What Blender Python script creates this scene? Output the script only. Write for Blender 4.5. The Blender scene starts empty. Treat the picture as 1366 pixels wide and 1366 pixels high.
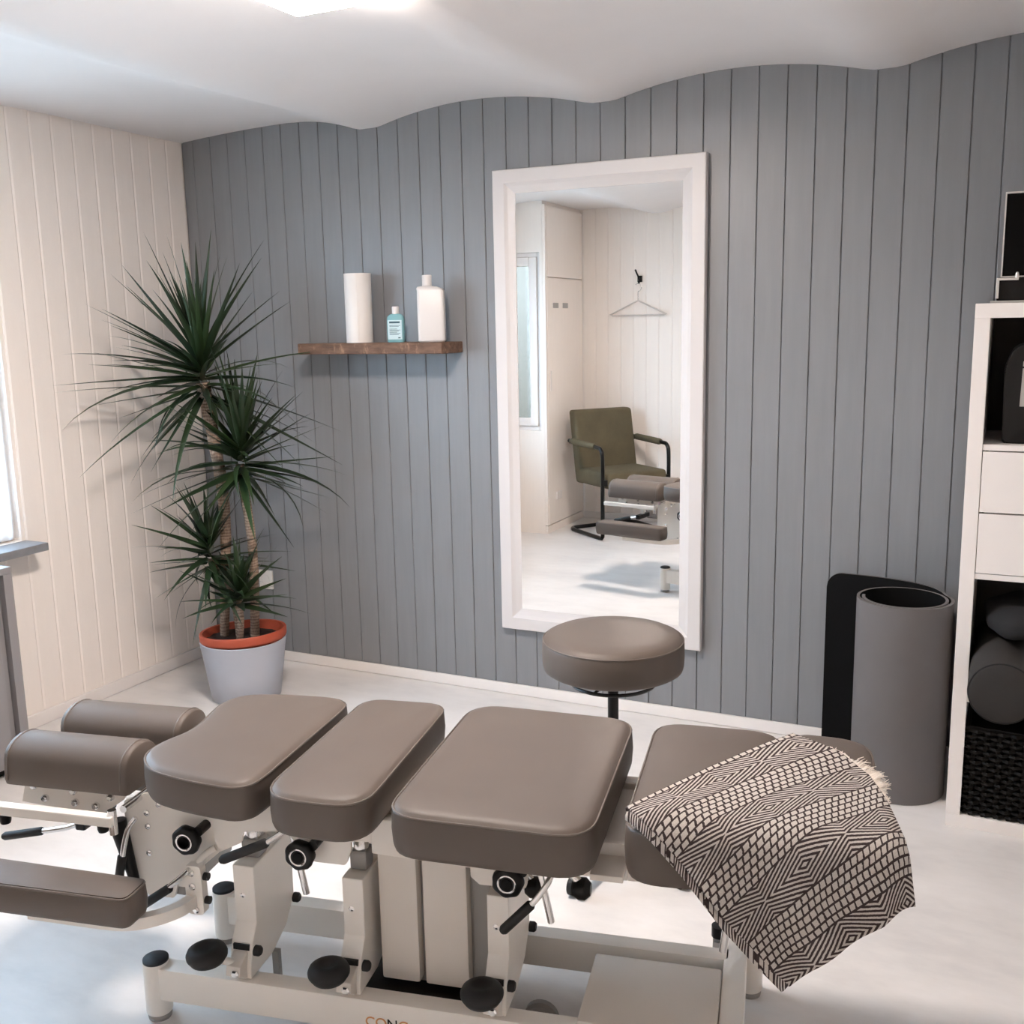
import bpy, bmesh, math, random
from mathutils import Vector, Matrix
PI = math.pi
random.seed(7)
S = bpy.context.scene
COL = S.collection

# ------------------------------------------------------------------ camera
cam_d = bpy.data.cameras.new('camera')
cam = bpy.data.objects.new('camera', cam_d)
COL.objects.link(cam)
S.camera = cam
cam_d.sensor_width = 36.0
cam_d.lens = 1390.25 / 1366 * 36.0
cam_d.clip_start = 0.02
YAW, PIT, ROL = -0.450484818, -0.182489078, -0.0204591674
cy, sy, cp, sp = math.cos(YAW), math.sin(YAW), math.cos(PIT), math.sin(PIT)
fw = Vector((sy * cp, cy * cp, sp))
rt = Vector((cy, -sy, 0))
up = rt.cross(fw)
c_, s_ = math.cos(ROL), math.sin(ROL)
r2 = c_ * rt + s_ * up
u2 = -s_ * rt + c_ * up
M = Matrix((r2, u2, -fw)).transposed().to_4x4()
M.translation = Vector((0, 0, 1.45316))
cam.matrix_world = M

# ------------------------------------------------------------------ world, exposure
S.view_settings.view_transform = 'Standard'
S.view_settings.look = 'None'
S.view_settings.exposure = 1.62
S.view_settings.gamma = 1.0
S.view_settings.use_curve_mapping = False
w = bpy.data.worlds.new('sky')
S.world = w
w.use_nodes = True
bg = w.node_tree.nodes['Background']
SKY, GROUND = (0.60, 0.80, 1.0, 1), (0.15, 0.17, 0.16, 1)      # hazy sky above, dim garden below the horizon
wn, wl_ = w.node_tree.nodes, w.node_tree.links
tc = wn.new('ShaderNodeTexCoord')
sxyz = wn.new('ShaderNodeSeparateXYZ')
wl_.new(tc.outputs['Generated'], sxyz.inputs[0])
mr_ = wn.new('ShaderNodeMapRange')
mr_.inputs['From Min'].default_value = -0.16
mr_.inputs['From Max'].default_value = 0.03
wl_.new(sxyz.outputs['Z'], mr_.inputs['Value'])
mxw = wn.new('ShaderNodeMix')
mxw.data_type = 'RGBA'
mxw.inputs[6].default_value = GROUND
mxw.inputs[7].default_value = SKY
wl_.new(mr_.outputs[0], mxw.inputs[0])
wl_.new(mxw.outputs[2], bg.inputs['Color'])
bg.inputs['Strength'].default_value = 4.9
LAMP_STRENGTH = 64.0
LAMP_COLOR = (1.0, 0.88, 0.80)


# ------------------------------------------------------------------ materials
def srgb(r, g, b):
    f = lambda c: (c / 255 / 12.92) if c / 255 <= 0.04045 else ((c / 255 + 0.055) / 1.055) ** 2.4
    return (f(r), f(g), f(b), 1)


class NT:
    """small helper for node expressions"""
    def __init__(self, mat):
        self.t = mat.node_tree
        self.n = self.t.nodes
        self.l = self.t.links

    def put(self, sock, v):
        if isinstance(v, bpy.types.NodeSocket):
            self.l.new(v, sock)
        else:
            sock.default_value = v

    def m(self, op, a, b=0.0, c=0.0):
        x = self.n.new('ShaderNodeMath')
        x.operation = op
        self.put(x.inputs[0], a)
        self.put(x.inputs[1], b)
        self.put(x.inputs[2], c)
        return x.outputs[0]

    def mix(self, f, a, b):
        x = self.n.new('ShaderNodeMix')
        x.data_type = 'RGBA'
        self.put(x.inputs[0], f)
        self.put(x.inputs[6], a)
        self.put(x.inputs[7], b)
        return x.outputs[2]

    def noise(self, scale, detail=3.0, rough=0.5, vec=None):
        x = self.n.new('ShaderNodeTexNoise')
        x.inputs['Scale'].default_value = scale
        x.inputs['Detail'].default_value = detail
        x.inputs['Roughness'].default_value = rough
        if vec is not None:
            self.l.new(vec, x.inputs['Vector'])
        return x.outputs['Fac']

    def coord(self, kind='Object', scale=None):
        x = self.n.new('ShaderNodeTexCoord').outputs[kind]
        if scale is None:
            return x
        mp = self.n.new('ShaderNodeMapping')
        mp.inputs['Scale'].default_value = scale
        self.l.new(x, mp.inputs['Vector'])
        return mp.outputs['Vector']

    def ramp(self, f, stops):
        x = self.n.new('ShaderNodeValToRGB')
        e = x.color_ramp.elements
        while len(e) < len(stops):
            e.new(0.5)
        for k, (p, c) in enumerate(stops):
            e[k].position = p
            e[k].color = c
        self.l.new(f, x.inputs[0])
        return x.outputs[0]

    def bump(self, h, strength, dist, bsdf):
        x = self.n.new('ShaderNodeBump')
        x.inputs['Strength'].default_value = strength
        x.inputs['Distance'].default_value = dist
        self.l.new(h, x.inputs['Height'])
        self.l.new(x.outputs[0], bsdf.inputs['Normal'])


def mat(name, col, rough=0.5, metal=0.0, var=0.06, vscale=6.0, bump=0.0, bscale=200.0, stretch=None, spec=0.5):
    m = bpy.data.materials.new(name)
    m.use_nodes = True
    k = NT(m)
    b = m.node_tree.nodes['Principled BSDF']
    b.inputs['Roughness'].default_value = rough
    b.inputs['Metallic'].default_value = metal
    b.inputs['Specular IOR Level'].default_value = spec
    vec = k.coord('Object', stretch)
    n = k.noise(vscale, 4, 0.55, vec)
    lo = tuple(c * (1 - var) for c in col[:3]) + (1,)
    hi = tuple(min(1, c * (1 + var)) for c in col[:3]) + (1,)
    k.l.new(k.ramp(n, [(0.3, lo), (0.7, hi)]), b.inputs['Base Color'])
    if bump:
        k.bump(k.noise(bscale, 2, 0.5, vec), bump, 0.001, b)
    return m


MT = {}
MT['white_board'] = mat('cream_board_paint', srgb(247, 238, 230), 0.45, var=0.012, bump=0.15, bscale=60, stretch=(6, 6, 1))
MT['grey_board'] = mat('grey_board_paint', srgb(133, 134, 137), 0.38, var=0.035, bump=0.35, bscale=55, stretch=(8, 8, 0.7))
MT['plaster'] = mat('ceiling_plaster', srgb(236, 231, 229), 0.9, var=0.02, vscale=2.5, bump=0.25, bscale=14)
MT['trim'] = mat('white_trim_paint', srgb(238, 232, 228), 0.4, var=0.02)
MT['leather'] = mat('taupe_leatherette', srgb(97, 87, 80), 0.5, var=0.04, vscale=9, bump=0.2, bscale=900, spec=0.35)
MT['piping'] = mat('taupe_seam', srgb(104, 94, 87), 0.5, var=0.05)
MT['metal_white'] = mat('cream_powder_coat', srgb(236, 229, 220), 0.35, var=0.02)
MT['column'] = mat('cream_column_coat', srgb(222, 213, 203), 0.4, var=0.02)
MT['shade_grey'] = mat('grey_powder_coat', srgb(150, 147, 143), 0.4, var=0.03)
MT['chrome'] = mat('chrome', (0.78, 0.77, 0.76, 1), 0.16, 1.0, var=0.03)
MT['black'] = mat('black_plastic', srgb(11, 10, 10), 0.42, var=0.1, spec=0.3)
MT['rubber'] = mat('black_rubber', srgb(15, 14, 15), 0.6, var=0.1)
MT['cap_blue'] = mat('blue_black_cap', srgb(18, 20, 27), 0.6, var=0.1, bump=0.3, bscale=500)
MT['black_metal'] = mat('black_metal', srgb(16, 16, 17), 0.3, 0.4, var=0.05)
MT['kallax'] = mat('white_foil_board', srgb(240, 233, 228), 0.35, var=0.01)
MT['frame'] = mat('white_mirror_frame', srgb(213, 208, 206), 0.4, var=0.01)
MT['mat_out'] = mat('grey_foam', srgb(108, 104, 103), 0.85, var=0.05, bump=0.25, bscale=500, spec=0.15)
MT['mat_in'] = mat('black_foam', srgb(12, 12, 13), 0.8, var=0.08, bump=0.25, bscale=500, spec=0.15)
MT['bolster'] = mat('charcoal_fabric', srgb(56, 54, 53), 0.85, var=0.08, bump=0.4, bscale=700, spec=0.15)
MT['pillow'] = mat('anthracite_cloth', srgb(42, 42, 43), 0.9, var=0.1, bump=0.4, bscale=500, spec=0.15)
MT['wicker'] = mat('black_wicker', srgb(20, 18, 17), 0.62, var=0.15, vscale=40, spec=0.15)
MT['olive'] = mat('olive_suede', srgb(92, 83, 62), 0.85, var=0.18, vscale=7, bump=0.3, bscale=300)
MT['sill'] = mat('grey_stone_sill', srgb(128, 128, 131), 0.4, var=0.08, vscale=40)
MT['cabinet'] = mat('grey_lacquer', srgb(140, 136, 137), 0.45, var=0.02)
MT['pot'] = mat('blue_grey_pot', srgb(176, 178, 186), 0.6, var=0.04, vscale=5, bump=0.2, bscale=120)
MT['terracotta'] = mat('terracotta_plastic', srgb(176, 78, 52), 0.55, var=0.06)
MT['soil'] = mat('potting_soil', srgb(48, 32, 26), 0.95, var=0.4, vscale=90, bump=1.0, bscale=120)
MT['paper'] = mat('paper_towel', srgb(230, 224, 219), 0.9, var=0.02, bump=0.4, bscale=250)
MT['bottle'] = mat('white_bottle_plastic', srgb(214, 209, 206), 0.4, var=0.01)
MT['turquoise'] = mat('turquoise_plastic', srgb(128, 176, 182), 0.25, var=0.04)
MT['label'] = mat('pale_label', srgb(196, 218, 222), 0.5, var=0.03)
MT['ink'] = mat('label_ink', srgb(52, 86, 96), 0.6, var=0.03)
MT['orange'] = mat('orange_print', srgb(214, 150, 96), 0.5, var=0.03)
MT['silver'] = mat('brushed_silver', (0.80, 0.78, 0.75, 1), 0.3, 0.9, var=0.03)
MT['dark_glass'] = mat('black_glass', srgb(3, 3, 3), 0.15, var=0.0, spec=0.12)
MT['tag'] = mat('grey_tag', srgb(172, 168, 164), 0.6, var=0.04)
MT['hanger'] = mat('white_hanger', srgb(205, 196, 190), 0.4, var=0.02)
MT['shelf_shade'] = mat('painted_shade_board', srgb(58, 53, 50), 0.7, var=0.05)  # compartment shade put into the colour
MT['socket'] = mat('socket_plastic', srgb(236, 232, 226), 0.3, var=0.01)


def leaf_material():
    m = bpy.data.materials.new('dracaena_leaf')
    m.use_nodes = True
    k = NT(m)
    b = m.node_tree.nodes['Principled BSDF']
    b.inputs['Roughness'].default_value = 0.38
    info = k.n.new('ShaderNodeObjectInfo')
    base = k.mix(info.outputs['Random'], srgb(27, 42, 24), srgb(50, 70, 38))
    st = k.noise(40, 3, 0.6, k.coord('Object', (1, 10, 10)))
    k.l.new(k.mix(k.m('MULTIPLY', st, 0.5), base, srgb(24, 37, 22)), b.inputs['Base Color'])
    return m


def cane_material():
    m = bpy.data.materials.new('dracaena_cane')
    m.use_nodes = True
    k = NT(m)
    b = m.node_tree.nodes['Principled BSDF']
    b.inputs['Roughness'].default_value = 0.8
    wv = k.n.new('ShaderNodeTexWave')
    wv.bands_direction = 'Z'
    wv.inputs['Scale'].default_value = 26
    wv.inputs['Distortion'].default_value = 6
    wv.inputs['Detail'].default_value = 3
    k.l.new(k.coord('Object'), wv.inputs['Vector'])
    n = k.noise(30, 4)
    c = k.ramp(k.m('ADD', k.m('MULTIPLY', wv.outputs['Fac'], 0.25), k.m('MULTIPLY', n, 0.75)),
               [(0.2, srgb(98, 76, 62)), (0.5, srgb(150, 126, 108)), (0.85, srgb(178, 158, 140))])
    k.l.new(c, b.inputs['Base Color'])
    k.bump(wv.outputs['Fac'], 0.6, 0.002, b)
    return m


def floor_material():
    m = bpy.data.materials.new('pale_vinyl_floor')
    m.use_nodes = True
    k = NT(m)
    b = m.node_tree.nodes['Principled BSDF']
    co = k.coord('Object', (1.0, 2.2, 1.0))
    n1 = k.noise(1.6, 5, 0.6, co)
    n2 = k.noise(9, 4, 0.6, co)
    f = k.m('ADD', k.m('MULTIPLY', n1, 0.65), k.m('MULTIPLY', n2, 0.35))
    c = k.ramp(f, [(0.3, srgb(208, 204, 202)), (0.5, srgb(224, 220, 217)), (0.72, srgb(234, 230, 228))])
    k.l.new(c, b.inputs['Base Color'])
    k.l.new(k.m('MULTIPLY_ADD', n2, 0.2, 0.24), b.inputs['Roughness'])
    k.bump(n2, 0.08, 0.002, b)
    return m


def wood_material():
    m = bpy.data.materials.new('rough_reclaimed_wood')
    m.use_nodes = True
    k = NT(m)
    b = m.node_tree.nodes['Principled BSDF']
    b.inputs['Roughness'].default_value = 0.75
    v = k.coord('Object', (3, 14, 14))
    n1 = k.noise(4, 6, 0.65, v)
    n2 = k.noise(34, 4, 0.6, k.coord('Object', (1.2, 1.2, 0.6)))
    c = k.ramp(n1, [(0.25, srgb(66, 50, 41)), (0.5, srgb(108, 81, 65)), (0.75, srgb(138, 108, 88))])
    spot = k.ramp(n2, [(0.58, (0, 0, 0, 1)), (0.72, (1, 1, 1, 1))])
    k.l.new(k.mix(k.m('MULTIPLY', spot, 0.55), c, srgb(190, 150, 122)), b.inputs['Base Color'])
    k.bump(n1, 0.7, 0.003, b)
    return m


def glass_material(name, tint, gloss):
    m = bpy.data.materials.new(name)
    m.use_nodes = True
    k = NT(m)
    out = k.n['Material Output']
    k.n.remove(k.n['Principled BSDF'])
    t = k.n.new('ShaderNodeBsdfTransparent')
    t.inputs['Color'].default_value = tint
    g = k.n.new('ShaderNodeBsdfGlossy')
    g.inputs['Roughness'].default_value = 0.03
    x = k.n.new('ShaderNodeMixShader')
    x.inputs[0].default_value = gloss
    k.l.new(t.outputs[0], x.inputs[1])
    k.l.new(g.outputs[0], x.inputs[2])
    k.l.new(x.outputs[0], out.inputs['Surface'])
    return m


def sheer_material():
    m = bpy.data.materials.new('sheer_voile')
    m.use_nodes = True
    k = NT(m)
    out = k.n['Material Output']
    k.n.remove(k.n['Principled BSDF'])
    t = k.n.new('ShaderNodeBsdfTransparent')
    d = k.n.new('ShaderNodeBsdfTranslucent')
    d.inputs['Color'].default_value = (0.9, 0.92, 0.93, 1)
    x = k.n.new('ShaderNodeMixShader')
    x.inputs[0].default_value = 0.5
    k.l.new(t.outputs[0], x.inputs[1])
    k.l.new(d.outputs[0], x.inputs[2])
    k.l.new(x.outputs[0], out.inputs['Surface'])
    return m


def mirror_material():
    m = bpy.data.materials.new('mirror_silver')
    m.use_nodes = True
    k = NT(m)
    out = k.n['Material Output']
    k.n.remove(k.n['Principled BSDF'])
    g = k.n.new('ShaderNodeBsdfGlossy')
    g.inputs['Roughness'].default_value = 0.0
    g.inputs['Color'].default_value = (0.95, 0.95, 0.94, 1)
    k.l.new(g.outputs[0], out.inputs['Surface'])
    return m


def lamp_material():
    m = bpy.data.materials.new('led_diffuser')
    m.use_nodes = True
    k = NT(m)
    b = m.node_tree.nodes['Principled BSDF']
    b.inputs['Base Color'].default_value = (0.9, 0.9, 0.9, 1)
    b.inputs['Emission Color'].default_value = LAMP_COLOR + (1,)
    b.inputs['Emission Strength'].default_value = LAMP_STRENGTH
    return m


def blanket_material():
    """woven throw: bands of basket blocks and bands of concentric diamonds, laid out on the cloth's own UV"""
    m = bpy.data.materials.new('woven_throw')
    m.use_nodes = True
    k = NT(m)
    b = m.node_tree.nodes['Principled BSDF']
    b.inputs['Roughness'].default_value = 0.95
    b.inputs['Specular IOR Level'].default_value = 0.15
    uv = k.n.new('ShaderNodeUVMap').outputs[0]
    sx = k.n.new('ShaderNodeSeparateXYZ')
    k.l.new(uv, sx.inputs[0])
    s, t = sx.outputs[0], sx.outputs[1]
    # small irregularity of the weave
    wob = k.m('MULTIPLY', k.m('SUBTRACT', k.noise(60, 2, 0.5, uv), 0.5), 0.012)
    s = k.m('ADD', s, wob)
    band = k.m('FRACT', k.m('MULTIPLY_ADD', t, 3.39, 0.41))       # 0..0.44 basket, 0.44..1 diamonds
    is_dia = k.m('GREATER_THAN', band, 0.5)
    # diamonds
    p = k.m('PINGPONG', k.m('MULTIPLY_ADD', s, 1.0, 0.04), 0.24)
    a = k.m('DIVIDE', p, 0.24)
    q = k.m('ABSOLUTE', k.m('DIVIDE', k.m('SUBTRACT', band, 0.75), 0.25))
    d = k.m('ADD', k.m('MULTIPLY', a, 5.0), k.m('MULTIPLY', q, 4.6))
    dia = k.m('GREATER_THAN', k.m('FRACT', d), 0.47)
    # basket blocks
    row = k.m('MULTIPLY', k.m('DIVIDE', band, 0.5), 5.0)
    ri = k.m('FLOOR', row)
    col = k.m('MULTIPLY_ADD', s, 26.0, k.m('MULTIPLY', ri, 0.5))
    fr, fc = k.m('FRACT', row), k.m('FRACT', col)
    shear = k.m('FRACT', k.m('ADD', col, k.m('MULTIPLY', fr, 0.22)))
    dk1 = k.m('LESS_THAN', shear, 0.25)
    dk2 = k.m('LESS_THAN', fr, 0.25)
    bas = k.m('MAXIMUM', dk1, dk2)
    edge = k.m('LESS_THAN', k.m('ABSOLUTE', k.m('SUBTRACT', band, 0.5)), 0.012)
    fac = k.m('ADD', k.m('MULTIPLY', is_dia, dia), k.m('MULTIPLY', k.m('SUBTRACT', 1.0, is_dia), bas))
    fac = k.m('MAXIMUM', fac, edge)
    yarn = k.noise(240, 2, 0.6, uv)
    light = k.mix(yarn, srgb(168, 157, 149), srgb(228, 220, 212))
    dark = k.mix(yarn, srgb(46, 36, 36), srgb(84, 72, 70))
    k.l.new(k.mix(fac, light, dark), b.inputs['Base Color'])
    k.bump(k.m('ADD', k.m('SUBTRACT', 1.0, fac), k.m('MULTIPLY', yarn, 0.8)), 0.7, 0.0025, b)
    return m


MT['leaf'] = leaf_material()
MT['cane'] = cane_material()
MT['floor'] = floor_material()
MT['wood'] = wood_material()
MT['pane'] = glass_material('window_pane', (0.93, 0.97, 1.0, 1), 0.06)
MT['mirror'] = mirror_material()
MT['sheer'] = sheer_material()
MT['film_pane'] = glass_material('film_covered_pane', (0.305, 0.285, 0.26, 1), 0.04)
MT['lamp'] = lamp_material()
MT['throw'] = blanket_material()


# ------------------------------------------------------------------ geometry helpers
def tri(ob):
    return ob


def link(name, bm, m, parent=None, smooth=False, angle=40):
    me = bpy.data.meshes.new(name)
    bmesh.ops.recalc_face_normals(bm, faces=bm.faces[:])
    if smooth:
        ca = math.radians(angle)
        for f in bm.faces:
            f.smooth = True
        for e in bm.edges:
            if len(e.link_faces) == 2 and e.calc_face_angle(0) > ca:
                e.smooth = False
    bm.to_mesh(me)
    bm.free()
    ms = m if isinstance(m, (list, tuple)) else [m]
    for x in ms:
        me.materials.append(x)
    o = bpy.data.objects.new(name, me)
    COL.objects.link(o)
    if parent is not None:
        o.parent = parent
    return o


def thing(name, label, cat, loc=(0, 0, 0), rz=0.0, group=None):
    o = bpy.data.objects.new(name, None)
    o.empty_display_size = 0.1
    COL.objects.link(o)
    o.location = loc
    o.rotation_euler = (0, 0, rz)
    o['label'] = label
    o['category'] = cat
    if group:
        o['group'] = group
    return o


def tag(o, label, cat, group=None):
    o['label'] = label
    o['category'] = cat
    if group:
        o['group'] = group
    return o


def structure(o):
    o['kind'] = 'structure'
    return o


def box(bm, x0, x1, y0, y1, z0, z1, bev=0.0, seg=2):
    r = bmesh.ops.create_cube(bm, size=1.0)
    vs = r['verts']
    for v in vs:
        v.co = Vector(((x0 + x1) / 2 + v.co.x * (x1 - x0), (y0 + y1) / 2 + v.co.y * (y1 - y0), (z0 + z1) / 2 + v.co.z * (z1 - z0)))
    if bev > 0:
        es = list({e for v in vs for e in v.link_edges})
        bmesh.ops.bevel(bm, geom=es, offset=bev, segments=seg, profile=0.6, affect='EDGES')
    return bm


def bx(*a, bev=0.0, seg=2):
    bm = bmesh.new()
    return box(bm, *a, bev=bev, seg=seg)


def prism(bm, pts, axis, a, b, bev=0.0):
    """polygon (two coordinates in order) extruded along axis from a to b"""
    def P(p, q):
        if axis == 'x':
            return (q, p[0], p[1])
        if axis == 'y':
            return (p[0], q, p[1])
        return (p[0], p[1], q)
    lo = [bm.verts.new(P(p, a)) for p in pts]
    hi = [bm.verts.new(P(p, b)) for p in pts]
    n = len(pts)
    fs = [bm.faces.new(lo[::-1]), bm.faces.new(hi)]
    for i in range(n):
        fs.append(bm.faces.new((lo[i], lo[(i + 1) % n], hi[(i + 1) % n], hi[i])))
    bmesh.ops.recalc_face_normals(bm, faces=fs)
    if bev > 0:
        es = list({e for v in lo + hi for e in v.link_edges})
        bmesh.ops.bevel(bm, geom=es, offset=bev, segments=2, profile=0.6, affect='EDGES')
    return bm


def tube(bm, pts, rad, n=10, caps=True, closed=False):
    """round bar through points; rad is one radius or one per point"""
    P = [Vector(p) for p in pts]
    R = rad if isinstance(rad, (list, tuple)) else [rad] * len(P)
    rings = []
    prev = None
    m = len(P)
    for i, p in enumerate(P):
        if closed:
            d = (P[(i + 1) % m] - P[i - 1]).normalized()
        else:
            d = (P[min(i + 1, m - 1)] - P[max(i - 1, 0)]).normalized()
        if prev is None:
            a = Vector((0, 0, 1)) if abs(d.z) < 0.9 else Vector((1, 0, 0))
            x = d.cross(a).normalized()
        else:
            x = (prev - d * prev.dot(d)).normalized()
        prev = x
        y = d.cross(x)
        rings.append([bm.verts.new(p + R[i] * (math.cos(2 * PI * k / n) * x + math.sin(2 * PI * k / n) * y)) for k in range(n)])
    for i in range(m if closed else m - 1):
        A, B = rings[i], rings[(i + 1) % m]
        for k in range(n):
            bm.faces.new((A[k], A[(k + 1) % n], B[(k + 1) % n], B[k]))
    if caps and not closed:
        bm.faces.new(rings[0][::-1])
        bm.faces.new(rings[-1])
    return bm


def smooth_path(pts, n=6):
    """Catmull-Rom through points"""
    P = [Vector(p) for p in pts]
    out = []
    for i in range(len(P) - 1):
        p0, p1, p2, p3 = P[max(i - 1, 0)], P[i], P[i + 1], P[min(i + 2, len(P) - 1)]
        for k in range(n):
            t = k / n
            out.append(0.5 * ((2 * p1) + (p2 - p0) * t + (2 * p0 - 5 * p1 + 4 * p2 - p3) * t * t + (3 * p1 - p0 - 3 * p2 + p3) * t ** 3))
    out.append(P[-1])
    return out


def lathe(bm, prof, n=32, center=(0, 0, 0), axis='z', closed=False):
    """profile of (radius, height) turned about an axis through center"""
    c = Vector(center)

    def P(r, h, a):
        q = (r * math.cos(a), r * math.sin(a))
        if axis == 'z':
            return c + Vector((q[0], q[1], h))
        if axis == 'y':
            return c + Vector((q[0], h, q[1]))
        return c + Vector((h, q[0], q[1]))
    rings = []
    for r, h in prof:
        if r < 1e-6:
            rings.append([bm.verts.new(P(0, h, 0))])
        else:
            rings.append([bm.verts.new(P(r, h, 2 * PI * k / n)) for k in range(n)])
    prs = list(zip(rings, rings[1:]))
    if closed:
        prs.append((rings[-1], rings[0]))
    for A, B in prs:
        for k in range(n):
            k2 = (k + 1) % n
            if len(A) == 1 and len(B) == 1:
                continue
            if len(A) == 1:
                bm.faces.new((A[0], B[k], B[k2]))
            elif len(B) == 1:
                bm.faces.new((A[k], B[0], A[k2]))
            else:
                bm.faces.new((A[k], B[k], B[k2], A[k2]))
    return bm


def round_poly(pts, radii, n=6):
    """round the corners of a polygon"""
    out = []
    m = len(pts)
    for i in range(m):
        p = Vector(pts[i]).to_2d() if len(pts[i]) > 2 else Vector(pts[i])
        a, b = Vector(pts[i - 1]), Vector(pts[(i + 1) % m])
        r = radii[i] if isinstance(radii, (list, tuple)) else radii
        if r <= 0:
            out.append(tuple(p))
            continue
        d1, d2 = (a - p), (b - p)
        l1, l2 = d1.length, d2.length
        d1.normalize()
        d2.normalize()
        ang = d1.angle(d2)
        t = min(r / math.tan(ang / 2), l1 * 0.48, l2 * 0.48)
        s, e = p + d1 * t, p + d2 * t
        for k in range(n + 1):
            q = k / n
            out.append(tuple((1 - q) ** 2 * s + 2 * q * (1 - q) * p + q * q * e))
    return out


def offset_in(pts, d):
    m = len(pts)
    area = sum(pts[i][0] * pts[(i + 1) % m][1] - pts[(i + 1) % m][0] * pts[i][1] for i in range(m))
    sg = 1 if area > 0 else -1
    out = []
    for i in range(m):
        a, b = Vector(pts[i - 1]), Vector(pts[(i + 1) % m])
        t = (b - a).normalized()
        out.append((pts[i][0] - sg * t.y * d, pts[i][1] + sg * t.x * d))
    return out


def pad(name, outline, zb, zt, parent, crown=0.010, m=None, bot_r=0.012, ins=1.0):
    """upholstered cushion: rounded bottom edge, straight sides, seam, crowned top"""
    bm = bmesh.new()
    cx = sum(p[0] for p in outline) / len(outline)
    cyy = sum(p[1] for p in outline) / len(outline)
    rings = []
    J = ins
    spec = [(bot_r, zb), (bot_r * 0.3, zb + bot_r * 0.35), (0, zb + bot_r * 1.2), (-0.002, (zb + zt) / 2), (0, zt - 0.006), (0.0015, zt - 0.0025),
            (0.0045, zt - 0.001), (0.008 * J, zt + crown * 0.35), (0.016 * J, zt + crown * 0.62), (0.028 * J, zt + crown * 0.85)]
    for d, z in spec:
        o2 = offset_in(outline, d) if abs(d) > 1e-6 else outline
        rings.append([bm.verts.new((p[0], p[1], z)) for p in o2])
    last = offset_in(outline, 0.028 * J)
    for kk, z in ((0.6, zt + crown), (0.25, zt + crown * 1.05)):
        rings.append([bm.verts.new((cx + (p[0] - cx) * kk, cyy + (p[1] - cyy) * kk, z)) for p in last])
    n = len(outline)
    for A, B in zip(rings, rings[1:]):
        for i in range(n):
            bm.faces.new((A[i], A[(i + 1) % n], B[(i + 1) % n], B[i]))
    bm.faces.new(rings[0][::-1])
    bm.faces.new(rings[-1])
    o = link(name, bm, m or MT['leather'], parent, True, 60)
    b2 = bmesh.new()
    tube(b2, [(p[0], p[1], zt - 0.0015) for p in offset_in(outline, 0.0018)], 0.0022, 6, closed=True)
    link('piping', b2, MT['piping'], o, True)
    return o


# ================================================================== SETTING
XL, XR, YW, YB = -3.208, 0.95, 3.53, -0.15
YN = 0.53        # wall piece with the narrow window, beside the built-in cupboard


def zc(x):
    """underside of the vaulted ceiling"""
    if x < -2.635:
        return 2.238 - 0.026 * ((x + 2.635) / 0.573) ** 2
    val = [-2.287, -1.334, -0.411, 0.515, 1.44]
    for a, b in zip([-2.983] + val, val):
        if a <= x <= b:
            fl = 0.045
            lo, hi = a + fl, b - fl
            if x <= lo or x >= hi:
                return 2.179
            mid, hf = (lo + hi) / 2, (hi - lo) / 2
            return 2.179 + 0.057 * max(0.0, 1 - abs((x - mid) / hf) ** 2.0)
    return 2.2


def board_tops(x0, x1, extra=0.01):
    n = 4
    return [(x0 + (x1 - x0) * i / n, zc(x0 + (x1 - x0) * i / n) + extra) for i in range(n + 1)]


# floor
fl = structure(link('floor', bx(XL - 0.3, XR + 0.2, YB - 0.25, YW + 0.2, -0.1, 0.0), MT['floor']))

# ceiling: vaulted underside extruded along y
bm = bmesh.new()
N = 150
xs = [XL - 0.25 + (XR + 0.2 - XL + 0.25) * i / N for i in range(N + 1)]
YS = [YB - 0.25 + (YW + 0.2 - YB + 0.25) * j / 14 for j in range(15)]
lo = []
for y in YS:
    row = []
    for x in xs:
        z = zc(x) + 0.003 * math.sin(3.1 * x + 2.3 * y) + 0.003 * math.sin(5.3 * y - 1.7 * x)
        row.append(bm.verts.new((x, y, z)))
    lo.append(row)
hi = [[bm.verts.new((x, y, 2.42)) for x in (xs[0], xs[-1])] for y in (YS[0], YS[-1])]
for j in range(14):
    for i in range(N):
        bm.faces.new((lo[j][i], lo[j + 1][i], lo[j + 1][i + 1], lo[j][i + 1]))
bm.faces.new((hi[0][0], hi[0][1], hi[1][1], hi[1][0]))
bm.faces.new(lo[0] + [hi[0][1], hi[0][0]])
bm.faces.new(lo[-1] + [hi[1][1], hi[1][0]])
bm.faces.new([r[0] for r in lo] + [hi[1][0], hi[0][0]])
bm.faces.new([r[-1] for r in lo] + [hi[1][1], hi[0][1]])
structure(link('ceiling', bm, MT['plaster'], None, True, 30))

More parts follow.
